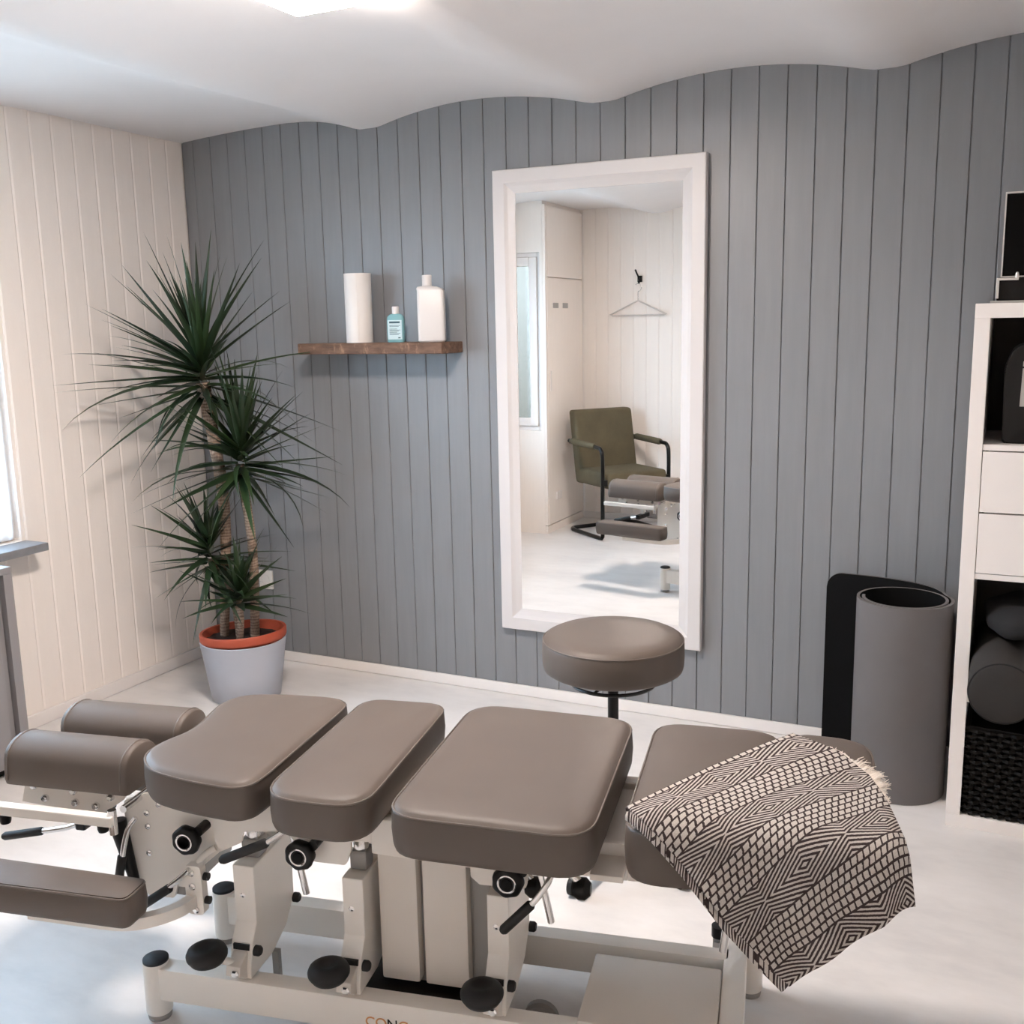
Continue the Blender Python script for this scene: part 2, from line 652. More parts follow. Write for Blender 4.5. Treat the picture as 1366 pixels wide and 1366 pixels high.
# grey back wall: backing + tongue-and-groove boards
PITCH = 0.0905
wb = structure(link('wall_back', bx(XL - 0.2, XR + 0.2, YW + 0.006, YW + 0.2, -0.05, 2.3), MT['grey_board']))
x = -1.702 - PITCH * 17
k = 0
rnd = random.Random(3)
while x < XR:
    a, b = max(x, XL + 0.004), min(x + PITCH, XR)
    if b - a > 0.01:
        bm = bmesh.new()
        g = 0.0012
        t = rnd.uniform(-0.0008, 0.0008)
        pts = [(a + g, 0.0)] + [(p[0], p[1] + rnd.uniform(-0.003, 0.0)) for p in reversed(board_tops(a + g, b - g))][::-1] + [(b - g, 0.0)]
        prism(bm, pts, 'y', YW + t, YW + 0.0058, 0.0)
        # eased long edges on the room side
        es = [e for e in bm.edges if abs(e.verts[0].co.x - e.verts[1].co.x) < 1e-5 and abs(e.verts[0].co.z - e.verts[1].co.z) > 1
              and max(e.verts[0].co.y, e.verts[1].co.y) < YW + 0.004]
        bmesh.ops.bevel(bm, geom=es, offset=0.0018, segments=1, affect='EDGES')
        link('board', bm, MT['grey_board'], wb)
    x += PITCH

# left wall: window opening, backing pieces and boards
WY0, WY1, WZ0, WZ1 = 0.95, 2.56, 0.70, 1.93
bm = bmesh.new()
box(bm, XL - 0.24, XL - 0.006, WY1, YW + 0.2, -0.05, 2.32)
box(bm, XL - 0.24, XL - 0.006, YN - 0.10, WY0, -0.05, 2.32)
box(bm, XL - 0.24, XL - 0.006, WY0, WY1, -0.05, WZ0)
box(bm, XL - 0.24, XL - 0.006, WY0, WY1, WZ1, 2.32)
wl = structure(link('wall_left', bm, MT['white_board']))


def cream_board(parent, axis, a, b, z0, z1, depth0, sgn):
    """board with chamfered long edges; lies on the wall plane, sgn = direction of the room"""
    g, ch, th = 0.0, 0.0065, 0.006
    sec = [(a + g, 0), (a + g, th - 0.0032), (a + g + ch, th), (b - g - ch, th), (b - g, th - 0.0032), (b - g, 0)]
    bm = bmesh.new()
    pts = []
    for p in sec:
        if axis == 'y':
            pts.append((depth0 + sgn * p[1], p[0]))
        else:
            pts.append((p[0], depth0 + sgn * p[1]))
    prism(bm, pts, 'z', z0, z1)
    return link('board', bm, MT['white_board'], parent)


LP = 0.0955
y = YW
while y > YN + 0.02:
    a, b = max(y - LP, YN), y - 0.0
    top = zc(XL) + 0.012
    if b <= WY0 + 0.02 or a >= WY1 - 0.02:
        cream_board(wl, 'y', a, b, 0, top, XL - 0.006, 1)
    else:
        cream_board(wl, 'y', a, b, 0, WZ0 - 0.035, XL - 0.006, 1)
        cream_board(wl, 'y', a, b, WZ1 + 0.01, top, XL - 0.006, 1)
    y -= LP

# back wall behind the photographer (seen in the mirror), boards too
wf = structure(link('wall_front', bx(-3.0, XR + 0.2, YB - 0.2, YB - 0.006, -0.05, 2.3), MT['white_board']))
x = -2.84
while x < XR:
    cream_board(wf, 'x', x, min(x + LP, XR), 0, zc(x + LP / 2) + 0.02, YB - 0.006, 1)
    x += LP

# right wall, out of the frame
wr = structure(link('wall_right', bx(XR + 0.006, XR + 0.2, YB - 0.2, YW + 0.2, -0.05, 2.3), MT['white_board']))
y = YW
while y > YB + 0.02:
    cream_board(wr, 'y', max(y - LP, YB), y, 0, 2.21, XR + 0.006, -1)
    y -= LP

# wall piece with narrow window (seen in the mirror)
W2 = (-3.195, -2.884, 0.715, 1.905)
bm = bmesh.new()
box(bm, XL, -2.864, YN - 0.10, YN, 0, W2[2])
box(bm, XL, -2.864, YN - 0.10, YN, W2[3], 2.26)
box(bm, XL, W2[0], YN - 0.10, YN, W2[2], W2[3])
box(bm, W2[1], -2.864, YN - 0.10, YN, W2[2], W2[3])
structure(link('wall_niche', bm, MT['white_board']))


def window(name, plane, a0, a1, z0, z1, depth, outdir, fw_=0.06, pane=None, f=0.03):
    """casement: outer frame, sash with mitred look, pane; plane 'x' lies in a constant-x wall"""
    root = bpy.data.objects.new(name, None)
    COL.objects.link(root)
    root['kind'] = 'structure'

    def b_(bm, p0, p1, q0, q1, d0, d1, bev=0.004):
        lo_, hi_ = sorted((depth + outdir * d0, depth + outdir * d1))
        if plane == 'x':
            box(bm, lo_, hi_, p0, p1, q0, q1, bev)
        else:
            box(bm, p0, p1, lo_, hi_, q0, q1, bev)
    bm = bmesh.new()
    b_(bm, a0, a0 + f, z0, z1, 0.0, 0.06)
    b_(bm, a1 - f, a1, z0, z1, 0.0, 0.06)
    b_(bm, a0 + f, a1 - f, z0, z0 + f, 0.0, 0.06)
    b_(bm, a0 + f, a1 - f, z1 - f, z1, 0.0, 0.06)
    fr = link('window_frame', bm, MT['trim'], root)
    n = 1 if a1 - a0 < 0.9 else 2
    wdt = (a1 - a0 - 2 * (f - 0.002)) / n
    for i in range(n):
        s0 = a0 + f - 0.002 + i * wdt + 0.003
        s1 = s0 + wdt - 0.006
        t0, t1 = z0 + f + 0.001, z1 - f - 0.001
        bm = bmesh.new()
        b_(bm, s0, s0 + fw_, t0, t1, -0.015, 0.045)
        b_(bm, s1 - fw_, s1, t0, t1, -0.015, 0.045)
        b_(bm, s0 + fw_, s1 - fw_, t0, t0 + fw_, -0.015, 0.045)
        b_(bm, s0 + fw_, s1 - fw_, t1 - fw_, t1, -0.015, 0.045)
        link('sash', bm, MT['trim'], root)
        bm = bmesh.new()
        b_(bm, s0 + fw_ - 0.005, s1 - fw_ + 0.005, t0 + fw_ - 0.005, t1 - fw_ + 0.005, 0.012, 0.018, 0)
        link('pane', bm, pane or MT['pane'], root)
    return root


w1 = window('window_1', 'x', WY0, WY1, WZ0, WZ1, XL - 0.045, -1, 0.032, None, 0.010)
sheer = thing('sheer_curtain', 'white sheer curtain hanging in the window at the left edge', 'curtain', (XL - 0.012, 0, 0))
bm = bmesh.new()
prev = None
for i in range(181):
    y_ = WY0 + 0.012 + (WY1 - WY0 - 0.018) * i / 180
    x_ = 0.006 * math.sin(i * 1.05) + 0.002 * math.sin(i * 0.37)
    cur = (bm.verts.new((x_, y_, WZ0 + 0.012)), bm.verts.new((x_, y_, WZ1 - 0.012)))
    if prev:
        bm.faces.new((prev[0], cur[0], cur[1], prev[1]))
    prev = cur
link('cloth', bm, MT['sheer'], sheer, True, 180)
bm = bmesh.new()
tube(bm, [(0, WY0 + 0.002, WZ1 - 0.010), (0, WY1 - 0.002, WZ1 - 0.010)], 0.004, 8)
link('curtain_rod', bm, MT['trim'], sheer, True)
bm = bmesh.new()
box(bm, XL - 0.05, XL + 0.105, WY0 - 0.03, WY1 + 0.02, WZ0 - 0.03, WZ0 - 0.001, 0.003)
link('window_sill', bm, MT['sill'], w1)
bm = bmesh.new()
lathe(bm, [(0, -0.02), (0.004, -0.02), (0.004, 0.02), (0, 0.02)], 10, (XL - 0.028, WY1 - 0.033, 0.775))
link('hinge', bm, MT['shade_grey'], w1, True)
w2 = window('window_2', 'y', W2[0], W2[1], W2[2], W2[3], YN - 0.03, -1, 0.055, MT['film_pane'])

# baseboards
structure(link('baseboard_back', bx(XL + 0.012, XR - 0.005, YW - 0.014, YW - 0.001, 0.001, 0.042, bev=0.003), MT['trim']))
structure(link('baseboard_left', bx(XL + 0.0005, XL + 0.013, YN + 0.001, YW - 0.016, 0.001, 0.052, bev=0.003), MT['trim']))
structure(link('baseboard_front', bx(-2.835, XR - 0.005, YB + 0.001, YB + 0.014, 0.001, 0.05, bev=0.003), MT['trim']))
structure(link('baseboard_right', bx(XR - 0.014, XR - 0.001, YB + 0.016, YW - 0.016, 0.001, 0.05, bev=0.003), MT['trim']))

# ================================================================== TREATMENT TABLE (local frame: u along, v away from camera)
TH = math.radians(11.5)
tb = thing('treatment_table', 'white metal chiropractic table with taupe padded sections in the middle of the room', 'treatment table',
           (-0.9, 1.7524, 0), TH)
WM, CH, BK = MT['metal_white'], MT['chrome'], MT['black']


def rod(bm, a, b, r, n=12):
    return tube(bm, [a, b], r, n)


# base frame
bm = bmesh.new()
box(bm, -0.70, 0.47, -0.165, -0.122, 0.052, 0.126, 0.006)
box(bm, -0.70, 0.47, 0.122, 0.165, 0.052, 0.126, 0.006)
box(bm, 0.455, 0.502, -0.205, 0.205, 0.052, 0.126, 0.006)
base = link('base_frame', bm, WM, tb, True, 35)
for (u, v) in ((-0.716, -0.143), (-0.716, 0.143), (0.508, -0.205), (0.508, 0.205)):
    bm = bmesh.new()
    lathe(bm, [(0, 0.014), (0.026, 0.014), (0.0275, 0.017), (0.0275, 0.128), (0.026, 0.1315), (0, 0.1315)], 28, (u, v, 0))
    ft = link('foot', bm, WM, tb, True)
    bm = bmesh.new()
    lathe(bm, [(0, 0.1315), (0.0268, 0.1315), (0.0268, 0.1365), (0.022, 0.1395), (0, 0.1405)], 28, (u, v, 0))
    link('cap', bm, MT['cap_blue'], ft, True)
    bm = bmesh.new()
    lathe(bm, [(0, 0.0), (0.024, 0.0), (0.025, 0.006), (0.021, 0.012), (0.012, 0.016), (0, 0.016)], 24, (u, v, 0))
    link('glide', bm, MT['shade_grey'], ft, True)
# tray and lift columns
link('column_tray', bx(-0.262, 0.012, -0.121, 0.121, 0.060, 0.112, bev=0.003), BK, tb)
for (u0, u1, z0) in ((-0.226, -0.143, 0.122), (-0.132, -0.038, 0.122)):
    bm = bmesh.new()
    box(bm, u0, u1, -0.085, 0.085, z0, 0.492, 0.007)
    link('lift_column', bm, MT['column'], tb, True, 35)
link('column_core', bx(-0.222, -0.034, -0.06, 0.06, 0.10, 0.485), MT['shade_grey'], tb)
link('column_rear', bx(-0.036, 0.004, -0.062, 0.075, 0.112, 0.47, bev=0.004), MT['shade_grey'], tb)
# control box cover at the foot end
bm = bmesh.new()
box(bm, 0.192, 0.454, -0.145, 0.078, 0.03, 0.134, 0.006)
link('control_box', bm, MT['column'], tb, True, 35)
# transport wheel under the frame
bm = bmesh.new()
lathe(bm, [(0, -0.012), (0.030, -0.012), (0.036, -0.006), (0.036, 0.006), (0.030, 0.012), (0, 0.012)], 24, (0.095, -0.02, 0.037), 'y')
link('transport_wheel', bm, MT['shade_grey'], tb, True)

# top rails and plates
bm = bmesh.new()
prism(bm, [(-0.212, 0.432), (-0.212, 0.506), (0.29, 0.506), (0.29, 0.434), (0.10, 0.434), (0.0, 0.424)], 'y', -0.142, -0.128, 0.002)
link('front_rail', bm, WM, tb)
bm = bmesh.new()
prism(bm, [(-0.212, 0.432), (-0.212, 0.506), (0.70, 0.495), (0.70, 0.44)], 'y', 0.128, 0.142, 0.002)
link('rear_rail', bm, WM, tb)
link('centre_plate', bx(-0.60, 0.56, -0.125, 0.125, 0.476, 0.488, bev=0.002), WM, tb)
link('joint_plate', bx(0.232, 0.292, -0.215, 0.14, 0.470, 0.482, bev=0.002), MT['column'], tb)
link('rear_tie_bar', bx(0.24, 0.31, 0.165, 0.19, 0.475, 0.487, bev=0.003), MT['column'], tb)
bm = bmesh.new()
prism(bm, [(0.29, 0.434), (0.29, 0.476), (0.70, 0.47), (0.70, 0.44)], 'y', -0.142, -0.128, 0.002)
link('leg_section_rail', bm, WM, tb)
# knob plates, front and rear copies
chest_plate = [(-0.665, 0.300), (-0.668, 0.515), (-0.42, 0.515), (-0.388, 0.50), (-0.388, 0.455), (-0.455, 0.445), (-0.497, 0.440),
               (-0.503, 0.415), (-0.554, 0.389), (-0.598, 0.350), (-0.610, 0.300)]
waist_plate = [(-0.405, 0.515), (-0.405, 0.455), (-0.345, 0.392), (-0.275, 0.392), (-0.262, 0.425), (-0.262, 0.445), (-0.20, 0.45), (-0.20, 0.515)]
pelvis_plate = [(-0.016, 0.51), (-0.016, 0.399), (0.002, 0.384), (0.094, 0.386), (0.10, 0.43), (0.10, 0.51)]
head_plate = [(-0.788, 0.300), (-0.783, 0.470), (-0.730, 0.492), (-0.674, 0.466), (-0.668, 0.300), (-0.682, 0.258), (-0.742, 0.258)]
for sg in (-1, 1):
    for nm, pl_, v in (('chest_plate', chest_plate, 0.128), ('waist_plate', waist_plate, 0.128), ('pelvis_plate', pelvis_plate, 0.128),
                       ('head_plate', head_plate, 0.108)):
        bm = bmesh.new()
        prism(bm, round_poly(pl_, 0.008, 3), 'y', *sorted((sg * v, sg * (v - 0.008))), 0.0)
        pt = link(nm, bm, WM, tb)
        if nm == 'head_plate':
            for (u, z) in ((-0.730, 0.448), (-0.730, 0.418), (-0.732, 0.357), (-0.700, 0.470)):
                bm = bmesh.new()
                lathe(bm, [(0, 0), (0.0065, 0), (0.0065, 0.003), (0.004, 0.005), (0, 0.005)] if sg > 0 else [(0, 0), (0.0065, 0), (0.0065, -0.003), (0.004, -0.005), (0, -0.005)],
                      12, (u, sg * 0.108, z), 'y')
                link('bolt', bm, CH, pt, True)
            bm = bmesh.new()
            box(bm, -0.6685, -0.6655, sg * 0.1085 - 0.001, sg * 0.1085 + 0.001, 0.44, 0.485)
            link('slot', bm, BK, pt)
link('head_gusset', bx(-0.695, -0.66, -0.10, 0.10, 0.262, 0.30, bev=0.003), MT['shade_grey'], tb)


def flower(bm, c, r, depth, sg):
    """lobed hand knob, axis along v"""
    n = 40
    prof = [(0.55, 0.0), (0.95, 0.2), (1.0, 0.45), (0.97, 0.8), (0.82, 1.0)]
    rings = []
    for q, h in prof:
        ring = []
        for k in range(n):
            a = 2 * PI * k / n
            rr = r * q * (1 + 0.035 * math.cos(7 * a))
            ring.append(bm.verts.new((c[0] + rr * math.cos(a), c[1] + sg * depth * h, c[2] + rr * math.sin(a))))
        rings.append(ring)
    for A, B in zip(rings, rings[1:]):
        for k in range(n):
            bm.faces.new((A[k], A[(k + 1) % n], B[(k + 1) % n], B[k]))
    bm.faces.new(rings[0])
    bm.faces.new(rings[-1])
    return bm


for sg in (-1, 1):
    for (u, z) in ((-0.605, 0.428), (-0.355, 0.424), (0.068, 0.418)):
        bm = bmesh.new()
        flower(bm, (u, sg * 0.150, z), 0.0305, 0.024, sg)
        kn = link('tension_knob', bm, BK, tb, True, 50)
        bm = bmesh.new()
        tube(bm, [(u + 0.0165 * math.cos(a), sg * 0.1742, z + 0.0165 * math.sin(a)) for a in [2 * PI * i / 28 for i in range(28)]], 0.0022, 6, closed=True)
        link('chrome_ring', bm, CH, kn, True)
        bm = bmesh.new()
        lathe(bm, [(0, 0), (0.011, 0), (0.011, sg * 0.003), (0, sg * 0.004)], 20, (u, sg * 0.1735, z), 'y')
        link('knob_cap', bm, MT['dark_glass'], kn, True)
        bm = bmesh.new()
        rod(bm, (u, sg * 0.12, z), (u, sg * 0.152, z), 0.009)
        link('knob_shaft', bm, BK, kn, True)
        # stop screw beside the knob
        bm = bmesh.new()
        rod(bm, (u + 0.026, sg * 0.12, z + 0.020), (u + 0.026, sg * 0.160, z + 0.020), 0.0105, 14)
        link('stop_screw', bm, BK, kn, True)

# drop-mechanism brackets with cocking pedals
for (u0, u1, uc) in ((-0.533, -0.485, -0.556), (-0.290, -0.245, -0.290), (0.012, 0.056, 0.022)):
    prof = [(-0.120, 0.235), (-0.118, 0.358), (0.014, 0.358), (0.014, 0.480), (0.060, 0.480), (0.050, 0.200), (0.006, 0.152), (-0.060, 0.128),
            (-0.156, 0.128), (-0.156, 0.150), (-0.142, 0.200)]
    bm = bmesh.new()
    prism(bm, prof, 'x', u0, u1, 0.003)
    br = link('drop_bracket', bm, WM, tb)
    for (v, z, face) in ((-0.1215, 0.292, 'y'),):
        bm = bmesh.new()
        lathe(bm, [(0, 0), (0.0062, 0), (0.0062, -0.002), (0.004, -0.0035), (0, -0.0035)], 12, ((u0 + u1) / 2 - 0.004, -0.1175, z), 'y')
        link('bolt', bm, CH, br, True)
    for (v, z) in ((-0.148, 0.168), (0.036, 0.182)):
        bm = bmesh.new()
        lathe(bm, [(0, 0), (0.011, 0), (0.011, 0.010), (0.008, 0.014), (0, 0.015)], 16, (u1, v + 0.014, z + 0.012), 'x')
        link('bumper', bm, MT['rubber'], br, True)
    # clamp under the plate
    bm = bmesh.new()
    box(bm, u0 + 0.004, u1 - 0.004, -0.085, -0.045, 0.358, 0.40, 0.006)
    link('clamp_block', bm, MT['shade_grey'], br)
    bm = bmesh.new()
    lathe(bm, [(0, 0.40), (0.016, 0.40), (0.016, 0.425), (0.012, 0.43), (0, 0.43)], 16, ((u0 + u1) / 2, -0.065, 0))
    link('clamp_screw', bm, CH, br, True)
    # dark notch where the pedal lever enters
    link('lever_slot', bx(u0 + 0.006, u1 - 0.006, -0.1475, -0.13, 0.186, 0.198), BK, br)
    # pedal lever and rubber mushroom
    um = (u0 + u1) / 2
    bm = bmesh.new()
    prism(bm, [(-0.14, 0.184), (-0.152, 0.184), (-0.182, 0.170), (-0.186, 0.150), (-0.16, 0.130), (-0.14, 0.132)], 'x', um - 0.017, um + 0.015, 0.003)
    pd = link('pedal_lever', bm, MT['column'], tb)
    bm = bmesh.new()
    rod(bm, (um - 0.005, -0.165, 0.168), (uc, -0.195, 0.192), 0.008)
    link('lever_rod', bm, WM, pd, True)
    bm = bmesh.new()
    lathe(bm, [(0, -0.019), (0.020, -0.019), (0.034, -0.014), (0.041, -0.003), (0.0415, 0.003), (0.038, 0.011), (0.028, 0.0175), (0.018, 0.019), (0.014, 0.016), (0, 0.0155)], 32, (uc, -0.200, 0.203))
    link('pedal', bm, MT['rubber'], pd, True, 50)
    bm = bmesh.new()
    lathe(bm, [(0, 0), (0.009, 0), (0.009, -0.003), (0.006, -0.006), (0, -0.006)], 6, (um + 0.004, -0.184, 0.156), 'y')
    link('bolt', bm, CH, pd, True)
# legs from bracket to floor frame (grey guide bars)
for u in (-0.50,):
    link('guide_bar', bx(u + 0.012, u + 0.026, -0.06, -0.046, 0.0, 0.13), MT['shade_grey'], tb)

# chrome reset rods and levers
for (a, b) in (((-0.392, -0.12, 0.452), (-0.378, -0.10, 0.303)), ((0.112, -0.11, 0.44), (0.136, -0.10, 0.306)), ((0.478, -0.16, 0.44), (0.464, -0.15, 0.322))):
    bm = bmesh.new()
    rod(bm, a, b, 0.0072)
    rr = link('chrome_rod', bm, CH, tb, True)


def lever(pts, grip, r=0.006, gr=0.0095):
    bm = bmesh.new()
    tube(bm, smooth_path(pts, 5), r, 10)
    lv = link('lever', bm, CH, tb, True)
    bm = bmesh.new()
    g0, g1 = Vector(grip[0]), Vector(grip[1])
    tube(bm, [g0, g0.lerp(g1, 0.04), g0.lerp(g1, 0.94), g1], [gr * 0.75, gr, gr, gr * 0.7], 14)
    link('grip', bm, MT['rubber'], lv, True)


lever([(-0.36, -0.19, 0.497), (-0.378, -0.205, 0.485), (-0.40, -0.22, 0.473), (-0.44, -0.22, 0.453)], [(-0.393, -0.22, 0.476), (-0.496, -0.22, 0.427)])
lever([(0.160, -0.16, 0.470), (0.150, -0.19, 0.44), (0.128, -0.20, 0.408), (0.11, -0.20, 0.39)], [(0.122, -0.20, 0.401), (0.064, -0.20, 0.338)])
lever([(-0.594, -0.18, 0.373), (-0.61, -0.18, 0.358), (-0.65, -0.18, 0.324)], [(-0.640, -0.18, 0.329), (-0.705, -0.18, 0.283)])
lever([(-0.945, -0.05, 0.372), (-0.985, -0.05, 0.357), (-1.05, -0.05, 0.342)], [(-1.042, -0.05, 0.344), (-1.150, -0.05, 0.319)])
lever([(-0.735, -0.14, 0.452), (-0.752, -0.145, 0.428), (-0.765, -0.145, 0.39), (-0.772, -0.145, 0.36)], [(-0.772, -0.145, 0.366), (-0.785, -0.145, 0.312)])
# gas strut
bm = bmesh.new()
tube(bm, [(-0.792, -0.12, 0.432), (-0.789, -0.12, 0.40), (-0.768, -0.115, 0.285)], [0.016, 0.017, 0.010], 14)
link('gas_strut', bm, BK, tb, True)
# castor-like black knobs below the pelvis section
for (u, v, z) in ((0.105, -0.10, 0.375), (0.198, -0.10, 0.384)):
    bm = bmesh.new()
    lathe(bm, [(0, -0.018), (0.014, -0.018), (0.021, -0.008), (0.021, 0.006), (0.012, 0.016), (0, 0.017)], 18, (u, v, z), 'x')
    link('lock_knob', bm, BK, tb, True)
    bm = bmesh.new()
    rod(bm, (u - 0.025, v, z + 0.03), (u, v, z + 0.008), 0.008)
    link('knob_stem', bm, CH, tb, True)
bm = bmesh.new()
lathe(bm, [(0, 0), (0.012, 0), (0.014, -0.006), (0.010, -0.013), (0, -0.015)], 16, (0.262, -0.142, 0.454), 'y')
link('ball_bolt', bm, CH, tb, True)
# black-capped stub by the foot end
bm = bmesh.new()
lathe(bm, [(0, 0.0), (0.013, 0.0), (0.013, 0.115), (0, 0.115)], 18, (0.44, 0.225, 0))
st = link('support_stub', bm, MT['shade_grey'], tb, True)
bm = bmesh.new()
lathe(bm, [(0, 0.115), (0.016, 0.115), (0.016, 0.140), (0, 0.142)], 18, (0.44, 0.225, 0))
link('stub_cap', bm, BK, st, True)
link('stub_arm', bx(0.43, 0.45, 0.165, 0.22, 0.085, 0.105), MT['shade_grey'], tb)

# head section: bars, inner plate, bolts
bm = bmesh.new()
box(bm, -1.08, -0.765, -0.182, -0.158, 0.446, 0.468, 0.004)
hb = link('head_bar', bm, WM, tb)
bm = bmesh.new()
box(bm, -1.08, -0.765, 0.158, 0.182, 0.446, 0.468, 0.004)
link('head_bar', bm, WM, tb)
for v in (-0.10, 0.10):
    sg = 1 if v > 0 else -1
    bm = bmesh.new()
    prism(bm, [(-1.04, 0.442), (-1.025, 0.495), (-0.77, 0.495), (-0.79, 0.467), (-0.845, 0.428)], 'y', v - 0.005, v + 0.005, 0.001)
    hp = link('head_side_plate', bm, WM if v > 0 else MT['column'], tb)
    for (u, z) in ((-0.978, 0.457), (-0.903, 0.454), (-0.853, 0.451), (-0.905, 0.480), (-0.815, 0.474), (-1.003, 0.483)):
        bm = bmesh.new()
        lathe(bm, [(0, 0), (0.0085, 0), (0.0085, sg * 0.006), (0.005, sg * 0.010), (0, sg * 0.010)], 10, (u, v + sg * 0.005, z), 'y')
        link('bolt', bm, CH, hp, True)
link('head_cross_plate', bx(-1.05, -0.78, -0.098, 0.098, 0.483, 0.494, bev=0.002), WM, tb)
for v in (-0.165, 0.165):
    bm = bmesh.new()
    rod(bm, (-0.772, v, 0.425), (-0.772, v, 0.478), 0.009)
    link('hinge_pin', bm, CH, tb, True)
bm = bmesh.new()
rod(bm, (-0.745, -0.165, 0.482), (-0.745, 0.165, 0.482), 0.008)
link('pivot_rod', bm, CH, tb, True)
bm = bmesh.new()
box(bm, -0.95, -0.925, -0.06, 0.06, 0.36, 0.385, 0.005)
link('lever_clamp', bm, BK, tb)
bm = bmesh.new()
box(bm, -0.945, -0.93, -0.01, 0.01, 0.38, 0.485, 0.002)
link('clamp_post', bm, WM, tb)
for (u, v) in ((-1.03, -0.17), (-0.80, -0.16)):
    bm = bmesh.new()
    lathe(bm, [(0, 0.425), (0.010, 0.425), (0.012, 0.432), (0.012, 0.446), (0, 0.446)], 14, (u, v, 0))
    link('bar_foot', bm, BK, tb, True)


# head cushions: D-section half rolls
def head_roll(v0, v1, u0, u1, zb, zt):
    bm = bmesh.new()
    pts = [(v0 + 0.004, zb), (v0, zb + 0.012), (v0 + 0.002, zb + 0.04)]
    vm, wv = (v0 + v1) / 2, (v1 - v0) / 2
    for i in range(1, 16):
        a = PI - PI * i / 16
        pts.append((vm + (wv - 0.002) * math.cos(a) * 0.99, zb + 0.042 + (zt - zb - 0.042) * math.sin(a) ** 0.8))
    pts += [(v1 - 0.002, zb + 0.04), (v1, zb + 0.012), (v1 - 0.004, zb)]
    n = len(pts)
    vm_, zm = vm, zb + 0.045
    stations = [(u0, 0.90), (u0 + 0.003, 0.96), (u0 + 0.010, 0.995), (u0 + 0.016, 1.0), (u1 - 0.016, 1.0), (u1 - 0.010, 0.995), (u1 - 0.003, 0.96), (u1, 0.90)]
    rings = []
    for u, s in stations:
        rings.append([bm.verts.new((u, vm_ + (p[0] - vm_) * s, zm + (p[1] - zm) * (s if p[1] > zm else 1))) for p in pts])
    for A, B in zip(rings, rings[1:]):
        for i in range(n):
            bm.faces.new((A[i], A[(i + 1) % n], B[(i + 1) % n], B[i]))
    bm.faces.new(rings[0])
    bm.faces.new(rings[-1])
    o = link('head_cushion', bm, MT['leather'], tb, True, 50)
    for u in (u0 + 0.013, u1 - 0.013):
        b2 = bmesh.new()
        tube(b2, [(u, p[0], p[1]) for p in pts[1:-1]], 0.0018, 6)
        link('piping', b2, MT['piping'], o, True)


head_roll(-0.137, -0.008, -1.055, -0.755, 0.494, 0.588)
head_roll(0.048, 0.180, -1.055, -0.745, 0.494, 0.588)

# main cushions
ZS = 0.587
chest = [(-0.603, 0.252), (-0.530, 0.258), (-0.470, 0.258), (-0.428, 0.243), (-0.408, 0.202), (-0.411, 0.05), (-0.414, -0.10), (-0.417, -0.175), (-0.427, -0.212),
         (-0.456, -0.230), (-0.500, -0.227), (-0.560, -0.218), (-0.612, -0.205), (-0.655, -0.188), (-0.694, -0.153), (-0.715, -0.110), (-0.711, -0.056),
         (-0.692, 0.0), (-0.690, 0.05), (-0.699, 0.110), (-0.704, 0.162), (-0.694, 0.205), (-0.664, 0.235)]
n_ = len(chest)
cs_ = smooth_path([(p[0], p[1], 0) for p in chest[-2:] + chest + chest[:2]], 3)
pad('chest_cushion', [(p.x, p.y) for p in cs_[6:6 + 3 * n_]][::-1], 0.512, ZS, tb)
pad('waist_cushion', round_poly([(-0.392, -0.252), (-0.177, -0.262), (-0.176, 0.270), (-0.384, 0.268)], [0.085, 0.075, 0.06, 0.06], 7), 0.508, ZS, tb)
pad('pelvis_cushion', round_poly([(-0.135, -0.275), (0.247, -0.288), (0.254, 0.256), (-0.124, 0.286)], [0.075, 0.075, 0.075, 0.08], 7), 0.502, ZS, tb)
pad('leg_cushion', round_poly([(0.293, -0.258), (0.555, -0.25), (0.558, 0.245), (0.298, 0.256)], [0.07, 0.07, 0.07, 0.07], 7), 0.490, ZS, tb)
pad('foot_cushion', round_poly([(0.585, -0.25), (0.735, -0.24), (0.738, 0.235), (0.582, 0.25)], [0.04, 0.07, 0.09, 0.04], 7), 0.492, ZS, tb)

